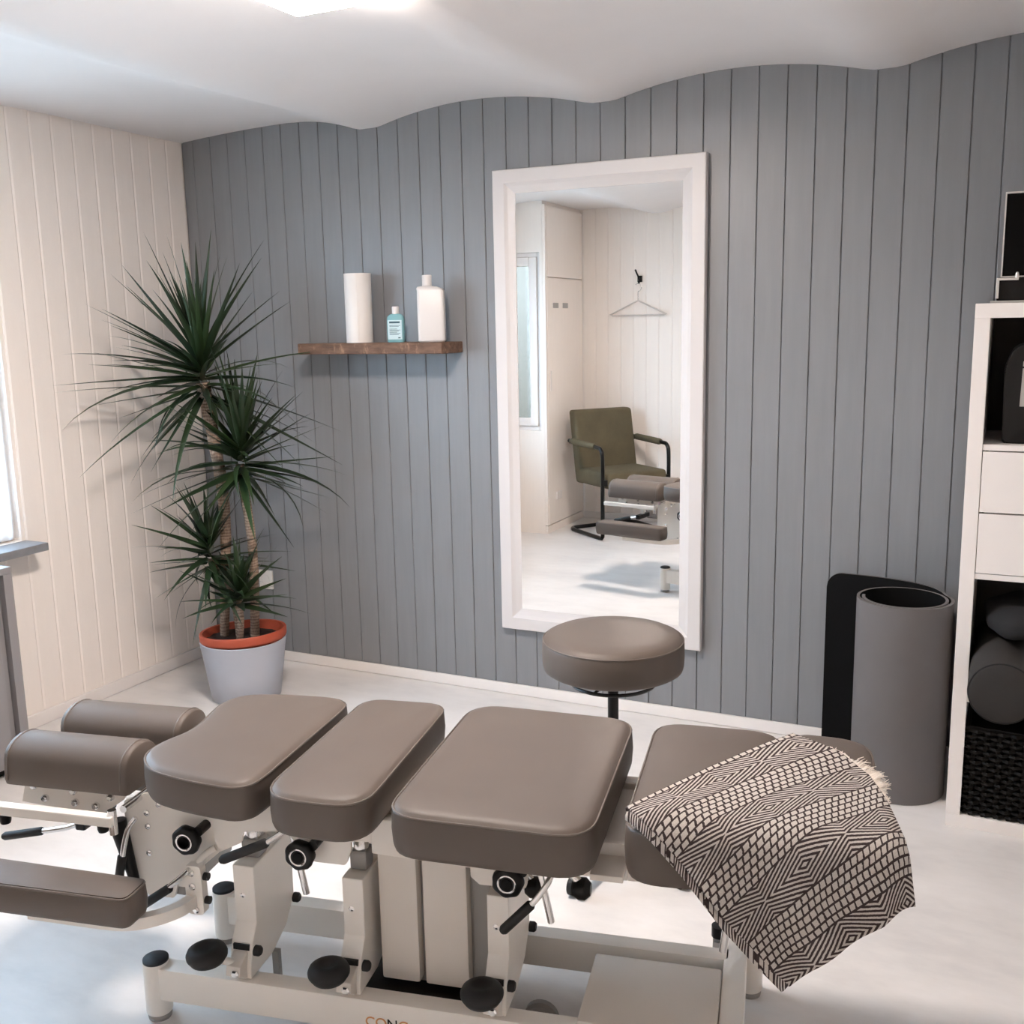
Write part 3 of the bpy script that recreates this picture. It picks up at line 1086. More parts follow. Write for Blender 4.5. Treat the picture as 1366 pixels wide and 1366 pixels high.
# armrests with curved carrier bars
for sg in (-1, 1):
    o1 = [(-1.05, sg * 0.318), (-0.648, sg * 0.316), (-0.648, sg * 0.236), (-1.05, sg * 0.226)]
    if sg > 0:
        o1 = o1[::-1]
    pad('armrest_cushion', round_poly(o1, [0.018, 0.022, 0.022, 0.018], 5), 0.312, 0.377, tb, 0.005, bot_r=0.010, ins=0.5)
    cpts = [(-0.90, sg * 0.275), (-0.73, sg * 0.275), (-0.675, sg * 0.268), (-0.635, sg * 0.243), (-0.606, sg * 0.205), (-0.597, sg * 0.165)]
    path = smooth_path([(p[0], p[1], 0) for p in cpts], 6)
    bm = bmesh.new()
    rings = []
    for i, p in enumerate(path):
        d = (path[min(i + 1, len(path) - 1)] - path[max(i - 1, 0)]).normalized()
        nrm = Vector((-d.y, d.x, 0))
        rings.append([bm.verts.new((p.x + nrm.x * a * 0.011, p.y + nrm.y * a * 0.011, z)) for a, z in ((-1, 0.288), (1, 0.288), (1, 0.312), (-1, 0.312))])
    for A, B in zip(rings, rings[1:]):
        for k in range(4):
            bm.faces.new((A[k], A[(k + 1) % 4], B[(k + 1) % 4], B[k]))
    bm.faces.new(rings[0])
    bm.faces.new(rings[-1])
    ab = link('armrest_bar', bm, WM, tb, True, 35)
    bm = bmesh.new()
    vv = sorted((sg * 0.152, sg * 0.172))
    prism(bm, round_poly([(-0.610, 0.270), (-0.612, 0.376), (-0.574, 0.378), (-0.572, 0.270)], 0.010, 3), 'y', vv[0], vv[1], 0.0)
    ap = link('armrest_bracket', bm, WM, tb)
    for (u, z) in ((-0.595, 0.362), (-0.594, 0.332), (-0.590, 0.281)):
        bm = bmesh.new()
        lathe(bm, [(0, 0), (0.0075, 0), (0.0075, sg * 0.003), (0.004, sg * 0.006), (0, sg * 0.006)], 14, (u, sg * 0.172, z), 'y')
        link('bolt', bm, CH, ap, True)
    for z in (0.352, 0.300):
        bm = bmesh.new()
        lathe(bm, [(0, 0), (0.008, 0), (0.008, 0.010), (0, 0.011)], 14, (-0.572, sg * 0.162, z), 'x')
        link('bumper', bm, MT['rubber'], ap, True)
    bm = bmesh.new()
    tube(bm, smooth_path([(-0.590, sg * 0.155, 0.376), (-0.575, sg * 0.14, 0.392), (-0.560, sg * 0.132, 0.400)], 4), 0.007, 10)
    link('armrest_link', bm, WM, tb, True)

# maker's lettering along the front beam, cut off by the picture's lower edge
def letters(name, body, u, m_):
    cu_ = bpy.data.curves.new(name, 'FONT')
    cu_.body = body
    cu_.size = 0.031
    cu_.extrude = 0.0005
    tmp = bpy.data.objects.new('tmp', cu_)
    me = bpy.data.meshes.new_from_object(tmp)
    bpy.data.objects.remove(tmp)
    o = bpy.data.objects.new(name, me)
    COL.objects.link(o)
    o.parent = base
    o.location = (u + 0.007, -0.1655, 0.0695)
    o.rotation_euler = (PI / 2, 0, 0)
    me.materials.clear()
    me.materials.append(m_)


letters('orange_letter', 'C', -0.241, MT['orange'])
letters('orange_letter', 'O', -0.2195, MT['orange'])
letters('dark_letter', 'N', -0.195, BK)
letters('orange_letter', 'C', -0.171, MT['orange'])

# ================================================================== BLANKET
def drape(u, v, zt=0.606):
    r, vn, ur, A = 0.05, -0.225, 0.72, math.radians(72)
    du, dv = max(0, u - ur), max(0, vn - v)
    d = math.hypot(du, dv)
    if d < 1e-9:
        return Vector((u, v, zt))
    a = min(d / r, A)
    off, z = r * math.sin(a), zt - r * (1 - math.cos(a))
    e = max(0, d - r * A)
    z -= e * math.sin(A)
    off += e * math.cos(A)
    return Vector((min(u, ur) + off * du / d, max(v, vn) - off * dv / d, z))


def interp(pts, q):
    """piecewise linear along arc length, smoothed"""
    L = [0]
    for a, b in zip(pts, pts[1:]):
        L.append(L[-1] + math.hypot(b[0] - a[0], b[1] - a[1]))
    x = q * L[-1]
    for i in range(len(pts) - 1):
        if x <= L[i + 1] + 1e-9:
            f = (x - L[i]) / (L[i + 1] - L[i])
            return Vector((pts[i][0] + (pts[i + 1][0] - pts[i][0]) * f, pts[i][1] + (pts[i + 1][1] - pts[i][1]) * f))
    return Vector(pts[-1])


bA, bB, bC, bD = (0.298, -0.230), (0.582, 0.160), (0.806, -0.320), (0.576, -0.490)
eAB = [bA, (0.426, -0.034), bB]
eBC = [bB, (0.670, 0.084), (0.716, -0.008), (0.738, -0.118), (0.758, -0.246), bC]
eAD = [bA, (0.356, -0.276), (0.406, -0.324), (0.474, -0.400), (0.526, -0.448), bD]
eDC = [bD, (0.664, -0.418), bC]


def coons(s, t):
    top, bot, lf, rg = interp(eAB, s), interp(eDC, s), interp(eAD, t), interp(eBC, t)
    A_, B_, C_, D_ = map(Vector, (bA, bB, bC, bD))
    return (1 - t) * top + t * bot + (1 - s) * lf + s * rg - ((1 - s) * (1 - t) * A_ + s * (1 - t) * B_ + (1 - s) * t * D_ + s * t * C_)


throw = thing('throw_blanket', 'black and cream woven throw with diamond pattern over the foot end cushions', 'blanket', (-0.9, 1.7524, 0), TH)
NS, NTT = 72, 72


def cloth(name, lift, inset, shift=(0, 0), ph=0.0, thick=0.008, tuck=0.0):
    bm = bmesh.new()
    uvl = bm.loops.layers.uv.new('UVMap')
    g = []
    for j in range(NTT + 1):
        row = []
        for i in range(NS + 1):
            s, t = i / NS, j / NTT
            ss, tt = inset + s * (1 - 2 * inset), inset + t * (1 - 2 * inset)
            p = coons(ss, tt)
            q = drape(p.x + shift[0], p.y + shift[1], 0.606 + lift)
            hang = min(1, max(0, (0.60 - q.z) / 0.1))
            wv = 0.004 * math.sin(9 * s + 5 * t + ph) + 0.003 * math.sin(15 * t - 7 * s + ph)
            wv += hang * 0.008 * math.sin(17 * s + 3 * t + ph)
            q.z += 0.4 * wv + 0.002
            q.y += tuck * hang - hang * wv
            q.x -= tuck * hang
            row.append((bm.verts.new(q), (s, t)))
        g.append(row)
    for j in range(NTT):
        for i in range(NS):
            qd = (g[j][i], g[j][i + 1], g[j + 1][i + 1], g[j + 1][i])
            f = bm.faces.new([q[0] for q in qd])
            for lp, q in zip(f.loops, qd):
                lp[uvl].uv = q[1]
    o = link(name, bm, MT['throw'], throw, True, 180)
    sm = o.modifiers.new('thickness', 'SOLIDIFY')
    sm.thickness = thick
    sm.offset = 0
    bv = o.modifiers.new('round', 'BEVEL')
    bv.width = 0.003
    bv.segments = 2
    bv.limit_method = 'ANGLE'
    bv.angle_limit = math.radians(60)
    return o


cloth('top_layer', 0.012, 0.0, ph=0.0)
cloth('under_layer', -0.002, 0.012, (0.0, 0.0), 0.0, 0.006, 0.012)
# rolled fold along the left edge
bm = bmesh.new()
uvl = bm.loops.layers.uv.new('UVMap')
pts = [drape(*interp(eAD, 0.02 + 0.96 * i / 40), 0.612) for i in range(41)]
tube(bm, pts, 0.0095, 12)
for f in bm.faces:
    for lp in f.loops:
        co = lp.vert.co
        lp[uvl].uv = (0.02 * math.sin(co.z * 90), (co.x - 0.298) / 0.278)
link('folded_edge', bm, MT['throw'], throw, True)
# fringe along the far right edge
bm = bmesh.new()
rf = random.Random(5)
fringe_m = mat('cream_fringe', srgb(242, 232, 221), 0.95, var=0.05)
for i in range(300):
    t = 0.16 + 0.42 * i / 300 + rf.uniform(-0.01, 0.01)
    p = coons(0.995, t)
    q = drape(p.x, p.y, 0.618)
    dv = Vector((rf.uniform(0.5, 1), rf.uniform(0.1, 0.9), rf.uniform(-0.25, 0.5))).normalized()
    ln = rf.uniform(0.014, 0.034) * (1.0 if 0.3 < t < 0.5 else 0.4)
    tube(bm, [q, q + dv * ln * 0.5 + Vector((0, 0, rf.uniform(-0.002, 0.004))), q + dv * ln + Vector((0, 0, rf.uniform(-0.01, 0.002)))], [0.0016, 0.0014, 0.0005], 4)
fr = link('fringe', bm, fringe_m, throw)
fr['kind'] = 'stuff'

# ================================================================== STOOL
stl = thing('swivel_stool', 'round taupe swivel stool on black pole behind the treatment table', 'stool', (-0.92, 2.50, 0))
bm = bmesh.new()
lathe(bm, [(0, 0.535), (0.175, 0.535), (0.184, 0.541), (0.187, 0.553), (0.188, 0.585), (0.187, 0.612), (0.185, 0.618), (0.1835, 0.6195), (0.180, 0.625),
           (0.165, 0.632), (0.12, 0.636), (0.06, 0.638), (0, 0.6385)], 64)
so = link('seat', bm, MT['leather'], stl, True, 50)
bm = bmesh.new()
tube(bm, [(0.1855 * math.cos(2 * PI * i / 64), 0.1855 * math.sin(2 * PI * i / 64), 0.6185) for i in range(64)], 0.0018, 6, closed=True)
link('piping', bm, MT['piping'], so, True)
bm = bmesh.new()
lathe(bm, [(0, 0.520), (0.10, 0.520), (0.10, 0.5355), (0, 0.5355)], 40)
link('seat_plate', bm, MT['black_metal'], stl, True)
bm = bmesh.new()
tube(bm, [(0.112 * math.cos(2 * PI * i / 48), 0.112 * math.sin(2 * PI * i / 48), 0.500) for i in range(48)], 0.005, 8, closed=True)
for a in (0.4, 2.5, 4.6):
    tube(bm, [(0.015 * math.cos(a), 0.015 * math.sin(a), 0.506), (0.112 * math.cos(a), 0.112 * math.sin(a), 0.500)], 0.004, 8)
link('release_ring', bm, MT['black_metal'], stl, True)
bm = bmesh.new()
lathe(bm, [(0, 0.10), (0.025, 0.10), (0.025, 0.24), (0.019, 0.24), (0.019, 0.27), (0.0145, 0.272), (0.0145, 0.505), (0.022, 0.507), (0.022, 0.521), (0, 0.521)], 24)
link('pole', bm, MT['black_metal'], stl, True, 30)
bm = bmesh.new()
lathe(bm, [(0, 0.07), (0.035, 0.07), (0.035, 0.105), (0.026, 0.115), (0, 0.115)], 24)
link('hub', bm, BK, stl, True)
for i in range(5):
    a = math.radians(-93 + 72 * i)
    d = Vector((math.cos(a), math.sin(a), 0))
    bm = bmesh.new()
    tube(bm, [Vector((0, 0, 0.092)) + d * 0.03, Vector((0, 0, 0.085)) + d * 0.13, Vector((0, 0, 0.068)) + d * 0.235], [0.018, 0.016, 0.011], 12)
    lg = link('leg', bm, BK, stl, True)
    c = d * 0.235
    n = Vector((-d.y, d.x, 0))
    for sg in (-1, 1):
        bm = bmesh.new()
        p = c + n * sg * 0.013 + Vector((0, 0, 0.0255))
        tube(bm, [p - n * 0.008, p - n * 0.006, p + n * 0.006, p + n * 0.008], [0.021, 0.025, 0.025, 0.021], 20)
        link('castor_wheel', bm, MT['rubber'], lg, True)
    bm = bmesh.new()
    tube(bm, [c + Vector((0, 0, 0.03)), c + Vector((0, 0, 0.062))], 0.007, 10)
    link('castor_stem', bm, CH, lg, True)

# ================================================================== MIRROR
mx0, mx1, mz0, mz1 = -1.745, -0.958, 0.275, 1.981
mr = thing('wall_mirror', 'tall white framed mirror hung upright on the grey boards', 'mirror', ((mx0 + mx1) / 2, YW, (mz0 + mz1) / 2))
FW = 0.083
hx, hz = (mx1 - mx0) / 2, (mz1 - mz0) / 2
prof = [(0.0, -0.003), (0.0, -0.030), (0.003, -0.033), (0.046, -0.033), (0.049, -0.031), (0.058, -0.026),
        (0.072, -0.021), (FW, -0.018), (FW, -0.003)]     # (inset, depth towards the room)
cor = [(-1, -1), (1, -1), (1, 1), (-1, 1)]
for i in range(4):
    (ax, az), (bx_, bz) = cor[i], cor[(i + 1) % 4]
    bm = bmesh.new()
    A = [bm.verts.new((ax * (hx - p), d, az * (hz - p))) for p, d in prof]
    B = [bm.verts.new((bx_ * (hx - p), d, bz * (hz - p))) for p, d in prof]
    n = len(prof)
    for k in range(n):
        bm.faces.new((A[k], A[(k + 1) % n], B[(k + 1) % n], B[k]))
    bm.faces.new(A)
    bm.faces.new(B[::-1])
    link('frame_rail', bm, MT['frame'], mr)
bm = bmesh.new()
box(bm, -hx + FW - 0.008, hx - FW + 0.008, -0.0155, -0.0105, -hz + FW - 0.008, hz - FW + 0.008)
gl = link('mirror_glass', bm, MT['mirror'], mr)
gl.rotation_euler = (-0.0024, 0, 0.003)

# ================================================================== WALL SHELF AND WHAT STANDS ON IT
bm = bmesh.new()
box(bm, -0.323, 0.323, -0.165, -0.001, -0.021, 0.021, 0.004)
for v in bm.verts:
    v.co.y += 0.003 * math.sin(v.co.x * 40)
    v.co.z += 0.0015 * math.sin(v.co.x * 60 + v.co.y * 30)
sh = link('wall_shelf', bm, MT['wood'], None)
sh.location = (-2.222, YW - 0.001, 1.355)
tag(sh, 'rough brown wooden shelf board fixed to the grey wall', 'shelf')
SZ = 1.3765
pr = thing('paper_towel_roll', 'tall white paper towel roll standing at the left of the wooden shelf', 'paper roll', (-2.30, 3.437, SZ))
bm = bmesh.new()
n = 96
pts = []
for i in range(n + 1):
    a = 2 * PI * i / n + 5.2
    r = 0.050 + 0.0035 * i / n
    pts.append((r * math.cos(a), r * math.sin(a)))
pts.append((0.0495 * math.cos(5.2), 0.0495 * math.sin(5.2)))
prism(bm, pts[:-1], 'z', 0.001, 0.262)
link('paper', bm, MT['paper'], pr, True, 30)
bm = bmesh.new()
lathe(bm, [(0.021, 0.2605), (0.021, 0.2632), (0.019, 0.2632), (0.019, 0.2605)], 28, closed=True)
link('cardboard_core', bm, mat('cardboard', srgb(170, 140, 110), 0.9), pr, True)


def bottle_body(bm, w, d, h0, h1, shoulder, neck_r, rad):
    """rounded-rectangle body loft to a round neck"""
    rings = []

    def ring(sw, sd, z, rr):
        o = round_poly([(-sw, -sd), (sw, -sd), (sw, sd), (-sw, sd)], rr, 6)
        rings.append([bm.verts.new((p[0], p[1], z)) for p in o])
    ring(w * 0.9, d * 0.88, h0, rad * 0.8)
    ring(w, d, h0 + 0.005, rad)
    ring(w * 1.01, d * 1.01, (h0 + h1) / 2, rad)
    ring(w, d, h1, rad)
    ring(w * 0.93, d * 0.92, h1 + shoulder * 0.45, rad)
    ring(w * 0.7, d * 0.75, h1 + shoulder * 0.85, rad)
    ring(neck_r, neck_r, h1 + shoulder, neck_r * 0.98)
    ring(neck_r, neck_r, h1 + shoulder + 0.012, neck_r * 0.98)
    n = len(rings[0])
    for A, B in zip(rings, rings[1:]):
        for k in range(n):
            bm.faces.new((A[k], A[(k + 1) % n], B[(k + 1) % n], B[k]))
    bm.faces.new(rings[0])
    bm.faces.new(rings[-1])


tq = thing('gel_bottle', 'small turquoise bottle with white cap and pale label on the wooden shelf', 'bottle', (-2.128, 3.425, SZ), 0.30)
bm = bmesh.new()
bottle_body(bm, 0.033, 0.018, 0.001, 0.088, 0.020, 0.011, 0.012)
link('body', bm, MT['turquoise'], tq, True)
bm = bmesh.new()
lathe(bm, [(0, 0.106), (0.0135, 0.106), (0.0135, 0.132), (0.012, 0.134), (0, 0.134)], 24)
link('cap', bm, MT['bottle'], tq, True)
bm = bmesh.new()
box(bm, -0.027, 0.027, -0.0200, -0.0183, 0.012, 0.084, 0.0005, 1)
lb = link('label', bm, MT['label'], tq)
lb['label'] = 'pale blue printed label'
bm = bmesh.new()
box(bm, -0.021, 0.020, -0.0208, -0.0199, 0.072, 0.079)
for i, z in enumerate((0.063, 0.059, 0.050, 0.046, 0.042, 0.038, 0.034, 0.029)):
    box(bm, -0.021, 0.021 - 0.006 * (i % 3), -0.0206, -0.0199, z, z + 0.0016)
box(bm, 0.012, 0.021, -0.0206, -0.0199, 0.016, 0.020)
link('print', bm, MT['ink'], lb)

wbt = thing('white_bottle', 'large white rectangular bottle with screw cap at the right of the wooden shelf', 'bottle', (-1.977, 3.435, SZ), 0.42)
bm = bmesh.new()
bottle_body(bm, 0.050, 0.037, 0.001, 0.188, 0.018, 0.016, 0.014)
for v in bm.verts:
    if v.co.z > 0.19:
        v.co.x -= 0.014 * min(1, (v.co.z - 0.19) / 0.014)
link('body', bm, MT['bottle'], wbt, True)
bm = bmesh.new()
lathe(bm, [(0, 0.205), (0.0185, 0.205), (0.0185, 0.243), (0.017, 0.245), (0, 0.245)], 28, (-0.014, 0, 0))
link('cap', bm, MT['bottle'], wbt, True)

# wall socket behind the plant
sk = thing('wall_socket', 'white square socket on the grey wall behind the potted plant', 'socket', (-2.905, YW, 0.357))
link('cover', bx(-0.036, 0.036, -0.012, -0.001, -0.042, 0.042, bev=0.004), MT['socket'], sk)
bm = bmesh.new()
lathe(bm, [(0.021, -0.0125), (0.021, -0.004), (0, -0.004)], 28, (0, 0, 0), 'y')
link('socket_well', bm, MT['tag'], sk, True)

# ================================================================== PLANT
plt_ = thing('potted_dracaena', 'tall green dragon tree with several leaf crowns in a grey pot in the corner', 'potted plant', (-2.69, 3.10, 0))
bm = bmesh.new()
lathe(bm, [(0, 0.001), (0.128, 0.001), (0.134, 0.006), (0.150, 0.12), (0.166, 0.232), (0.168, 0.24), (0.163, 0.242), (0.158, 0.236), (0.145, 0.12), (0, 0.10)], 56)
link('outer_pot', bm, MT['pot'], plt_, True, 50)
bm = bmesh.new()
lathe(bm, [(0.135, 0.16), (0.150, 0.222), (0.150, 0.232), (0.164, 0.234), (0.167, 0.240), (0.168, 0.265), (0.165, 0.269), (0.156, 0.268), (0.150, 0.235), (0.135, 0.17)], 56, closed=True)
ip = link('inner_pot', bm, MT['terracotta'], plt_, True, 50)
bm = bmesh.new()
lathe(bm, [(0.151, 0.236), (0.10, 0.243), (0.05, 0.240), (0, 0.246)], 40)
for v in bm.verts:
    v.co.z += random.uniform(-0.003, 0.003)
link('soil', bm, MT['soil'], plt_, True)
for o in (ip,):
    o.rotation_euler = (math.radians(-1.5), math.radians(-3.0), 0)
    o.location = (0.01, 0, 0.004)

# leaf meshes: a strap with a V-fold, tapering to a point, arching
LEAF = []
for vi in range(12):
    bm = bmesh.new()
    droop = [0.02, 0.07, 0.13, 0.2, 0.3, 0.55][vi % 6]
    tw = (-1) ** vi * 0.25
    nseg = 8
    ang, px, pz = 0.0, 0.0, 0.0
    rows = []
    for i in range(nseg + 1):
        t = i / nseg
        if i:
            ang = -droop * 1.5 * t ** 1.6
            px += math.cos(ang) / nseg
            pz += math.sin(ang) / nseg
        wd = 0.0365 * (0.6 + 0.4 * min(1, t / 0.18)) * (1 - max(0, (t - 0.12) / 0.88) ** 1.05) + 0.0005
        fold = 0.35 * wd
        rows.append([bm.verts.new((px, -wd, pz + fold)), bm.verts.new((px, 0, pz)), bm.verts.new((px, wd, pz + fold))])
    for A, B in zip(rows, rows[1:]):
        bm.faces.new((A[0], A[1], B[1], B[0]))
        bm.faces.new((A[1], A[2], B[2], B[1]))
    for f in bm.faces:
        f.smooth = True
    me = bpy.data.meshes.new('leaf')
    bm.to_mesh(me)
    bm.free()
    me.materials.append(MT['leaf'])
    LEAF.append(me)

RL = random.Random(11)
PO = Vector((-2.69, 3.10, 0))


def cane(base, top, r0, r1, mid=None):
    b, t = Vector(base) - PO, Vector(top) - PO
    m_ = (Vector(mid) - PO) if mid else (b + t) / 2 + Vector((0.008, 0, 0))
    path = smooth_path([b, m_, t], 9)
    bm = bmesh.new()
    n = len(path)
    rr = [(r0 + (r1 - r0) * i / (n - 1)) * (1 + 0.06 * (i % 2)) for i in range(n)]
    tube(bm, path, rr, 10)
    return link('cane', bm, MT['cane'], plt_, True)


def crown(par, c, n, length, elev, spread=0.10, bias=None):
    c = Vector(c)
    for i in range(n):
        f = i / n
        for attempt in range(60):
            az = i * 2.39996 + RL.uniform(-0.35, 0.35)
            el = math.radians(elev[0] + (elev[1] - elev[0]) * f + RL.uniform(-17, 17))
            if bias and RL.random() < 0.25:
                az = bias + RL.uniform(-0.9, 0.9)
            if attempt > 20:
                az = RL.uniform(-PI, PI)
            L = length * RL.uniform(0.62, 1.1) * (1.0 - 0.18 * max(0, math.sin(el)))
            d = Vector((math.cos(el) * math.cos(az), math.cos(el) * math.sin(az), math.sin(el)))
            o0 = c + Vector((0, 0, (1 - f) * 0 + (f - 0.5) * spread * 1.5)) + d * 0.012
            tip = o0 + d * L
            if tip.x > XL + 0.035 and tip.y < YW - 0.03:
                break
            if attempt > 40:
                L *= 0.6
                break
        me = LEAF[RL.randrange(12) if el < 0.6 else RL.choice((0, 1, 2, 6, 7))]
        o = bpy.data.objects.new('leaf', me)
        COL.objects.link(o)
        o.parent = par
        X = d
        Y = Vector((0, 0, 1)).cross(X)
        Y = Y.normalized() if Y.length > 1e-3 else Vector((0, 1, 0))
        Z = X.cross(Y)
        R = Matrix((X, Y, Z)).transposed().to_4x4()
        wsc = RL.uniform(0.36, 0.52) / 1.0
        o.matrix_local = Matrix.Translation(o0 - PO) @ R @ Matrix.Rotation(RL.uniform(-0.5, 0.5), 4, 'X') @ Matrix.Diagonal((L, wsc, L, 1))


k1 = cane((-2.775, 3.09, 0.24), (-2.80, 3.10, 1.24), 0.017, 0.026, (-2.765, 3.13, 0.75))
crown(k1, (-2.80, 3.10, 1.275), 96, 0.54, (-32, 80), 0.12, math.radians(-115))
k2 = cane((-2.655, 3.13, 0.24), (-2.655, 3.11, 0.93), 0.018, 0.017, (-2.63, 3.12, 0.6))
crown(k2, (-2.64, 3.10, 0.955), 88, 0.42, (-34, 80), 0.10)
k3 = cane((-2.715, 3.11, 0.24), (-2.79, 3.06, 0.56), 0.014, 0.013, (-2.72, 3.09, 0.40))
crown(k3, (-2.785, 3.05, 0.58), 60, 0.31, (-36, 78), 0.08, math.radians(-150))
k4 = cane((-2.65, 3.03, 0.24), (-2.645, 3.04, 0.41), 0.013, 0.012)
crown(k4, (-2.645, 3.04, 0.43), 48, 0.26, (-8, 82), 0.05)

# ================================================================== YOGA MAT ROLL
ym = thing('exercise_mat', 'thick grey foam mat rolled up and standing on end against the wall', 'mat', (-0.265, 3.245, 0))
path = []
TOP = 0.606
turns = 1.595
nn = 110
for i in range(nn + 1):
    f = i / nn
    a = 0.6 - f * turns * 2 * PI
    r = 0.1385 - 0.0245 * f
    path.append((r * math.cos(a), r * math.sin(a) * 0.98))
tail = [(p.x, p.y) for p in smooth_path([(-0.262, 0.250, 0), (-0.20, 0.247, 0), (-0.10, 0.236, 0), (0.0, 0.207, 0), (0.07, 0.160, 0), (0.104, 0.108, 0)], 10)]
path = tail + path
th = 0.0045
bm = bmesh.new()
m_ = len(path)
inn, out = [], []
for i, p in enumerate(path):
    a, b = Vector(path[max(i - 1, 0)]), Vector(path[min(i + 1, m_ - 1)])
    d = (b - a).normalized()
    nr = Vector((-d.y, d.x))          # left of travel = outside
    pz = TOP
    # rounded top corner at the free end
    s = math.hypot(p[0] - path[0][0], p[1] - path[0][1]) if i < 20 else 1
    if s < 0.05:
        pz = TOP - 0.05 + math.sqrt(max(0, 0.05 ** 2 - (0.05 - s) ** 2))
    P2 = Vector(p)
    out.append([bm.verts.new((*(P2 + nr * th), 0.001)), bm.verts.new((*(P2 + nr * th), pz))])
    inn.append([bm.verts.new((*(P2 - nr * th), 0.001)), bm.verts.new((*(P2 - nr * th), pz))])
for i in range(m_ - 1):
    f = bm.faces.new((out[i][0], out[i + 1][0], out[i + 1][1], out[i][1]))
    f = bm.faces.new((inn[i][0], inn[i][1], inn[i + 1][1], inn[i + 1][0]))
    f.material_index = 1
    bm.faces.new((out[i][1], out[i + 1][1], inn[i + 1][1], inn[i][1]))
    bm.faces.new((out[i][0], inn[i][0], inn[i + 1][0], out[i + 1][0]))
for i in (0, m_ - 1):
    bm.faces.new((out[i][0], out[i][1], inn[i][1], inn[i][0]))
link('foam_sheet', bm, [MT['mat_out'], MT['mat_in']], ym, True, 40)

# ================================================================== CUBE SHELF AND CONTENTS
KX, KY, KD, KW, KH = -0.107, 3.036, 0.39, 0.42, 1.47
ks = thing('cube_shelf', 'tall white cube shelf unit at the right edge beside the rolled mat', 'shelf unit', (KX, KY, 0))
KM = MT['kallax']
link('side_panel', bx(0, 0.038, 0, KD, 0.038, 1.432, bev=0.0015), KM, ks)
link('side_panel', bx(KW - 0.038, KW, 0, KD, 0.038, 1.432, bev=0.0015), KM, ks)
link('top_panel', bx(0, KW, 0, KD, 1.432, KH, bev=0.0015), KM, ks)
link('bottom_panel', bx(0, KW, 0, KD, 0.0, 0.038, bev=0.0015), KM, ks)
link('shade_panel', bx(0.038, KW - 0.038, KD - 0.012, KD - 0.003, 0.038, 1.432), MT['shelf_shade'], ks)  # added sheet, its dark colour stands in for shade on the wall behind
for z in (0.376, 0.730, 1.084):
    link('shelf_board', bx(0.038, KW - 0.038, 0.003, KD - 0.013, z, z + 0.016, bev=0.001), KM, ks)
for i, (z0, z1) in enumerate(((0.748, 0.9125), (0.9165, 1.081))):
    bm = bmesh.new()
    box(bm, 0.0395, KW - 0.0395, 0.001, 0.016, z0, z1, 0.0012)
    dr = link('drawer', bm, KM, ks)
    link('drawer_box', bx(0.05, KW - 0.05, 0.016, KD - 0.03, z0 + 0.012, z1 - 0.02), KM, dr)

# device on top of the shelf unit
dv = thing('glass_fronted_appliance', 'black glass fronted appliance with silver edges on top of the white shelf', 'appliance', (KX, KY, KH))
link('base_mat', bx(0.034, 0.385, 0.012, 0.35, 0.0, 0.006, bev=0.001), MT['tag'], dv)
link('plinth', bx(0.048, 0.38, 0.03, 0.34, 0.006, 0.066, bev=0.003), BK, dv)
link('body', bx(0.058, 0.372, 0.032, 0.33, 0.066, 0.276, bev=0.003), BK, dv)
link('glass_front', bx(0.060, 0.370, 0.028, 0.034, 0.070, 0.274), MT['dark_glass'], dv)
bm = bmesh.new()
for b in ((0.055, 0.0585, 0.024, 0.034, 0.066, 0.280), (0.0585, 0.3715, 0.024, 0.034, 0.2765, 0.280), (0.3715, 0.375, 0.024, 0.034, 0.066, 0.280),
          (0.0585, 0.3715, 0.024, 0.034, 0.066, 0.0685)):
    box(bm, *b)
link('silver_edge', bm, MT['silver'], dv)
for u in (0.046, 0.376):
    sgn = 1 if u < 0.2 else -1
    bm = bmesh.new()
    box(bm, u, u + sgn * 0.007, 0.018, 0.05, 0.012, 0.060, 0.001)
    box(bm, u, u + sgn * 0.052, 0.018, 0.05, 0.058, 0.0645, 0.001)
    link('foot_bracket', bm, MT['silver'], dv)
bm = bmesh.new()
lathe(bm, [(0, 0.0645), (0.005, 0.0645), (0.005, 0.072), (0.003, 0.078), (0, 0.079)], 14, (0.094, 0.026, 0))
link('screw_knob', bm, MT['silver'], dv, True)
link('black_clip', bx(0.115, 0.15, 0.05, 0.12, 0.276, 0.288, bev=0.002), BK, dv)

# black case in the upper compartment
cs = thing('black_case', 'black rounded case with a grey tag in the top compartment of the white shelf', 'case', (KX + 0.0, KY, 1.1))
bm = bmesh.new()
prism(bm, round_poly([(0.082, 0.0), (0.078, 0.20), (0.10, 0.262), (0.31, 0.262), (0.33, 0.20), (0.335, 0.0)], [0.012, 0.05, 0.05, 0.05, 0.05, 0.012], 5), 'y', 0.04, 0.26, 0.006)
link('body', bm, BK, cs, True, 40)
bm = bmesh.new()
prism(bm, [(0.122, 0.205), (0.122, 0.218), (0.20, 0.222), (0.20, 0.205)], 'y', 0.034, 0.0395)
prism(bm, [(0.120, 0.10), (0.122, 0.200), (0.20, 0.200), (0.20, 0.10)], 'y', 0.034, 0.0395)
link('front_tag', bm, MT['tag'], cs)
bm = bmesh.new()
tube(bm, smooth_path([(0.15, 0.15, 0.26), (0.16, 0.15, 0.29), (0.25, 0.15, 0.29), (0.26, 0.15, 0.26)], 5), 0.008, 10)
link('handle', bm, BK, cs, True)

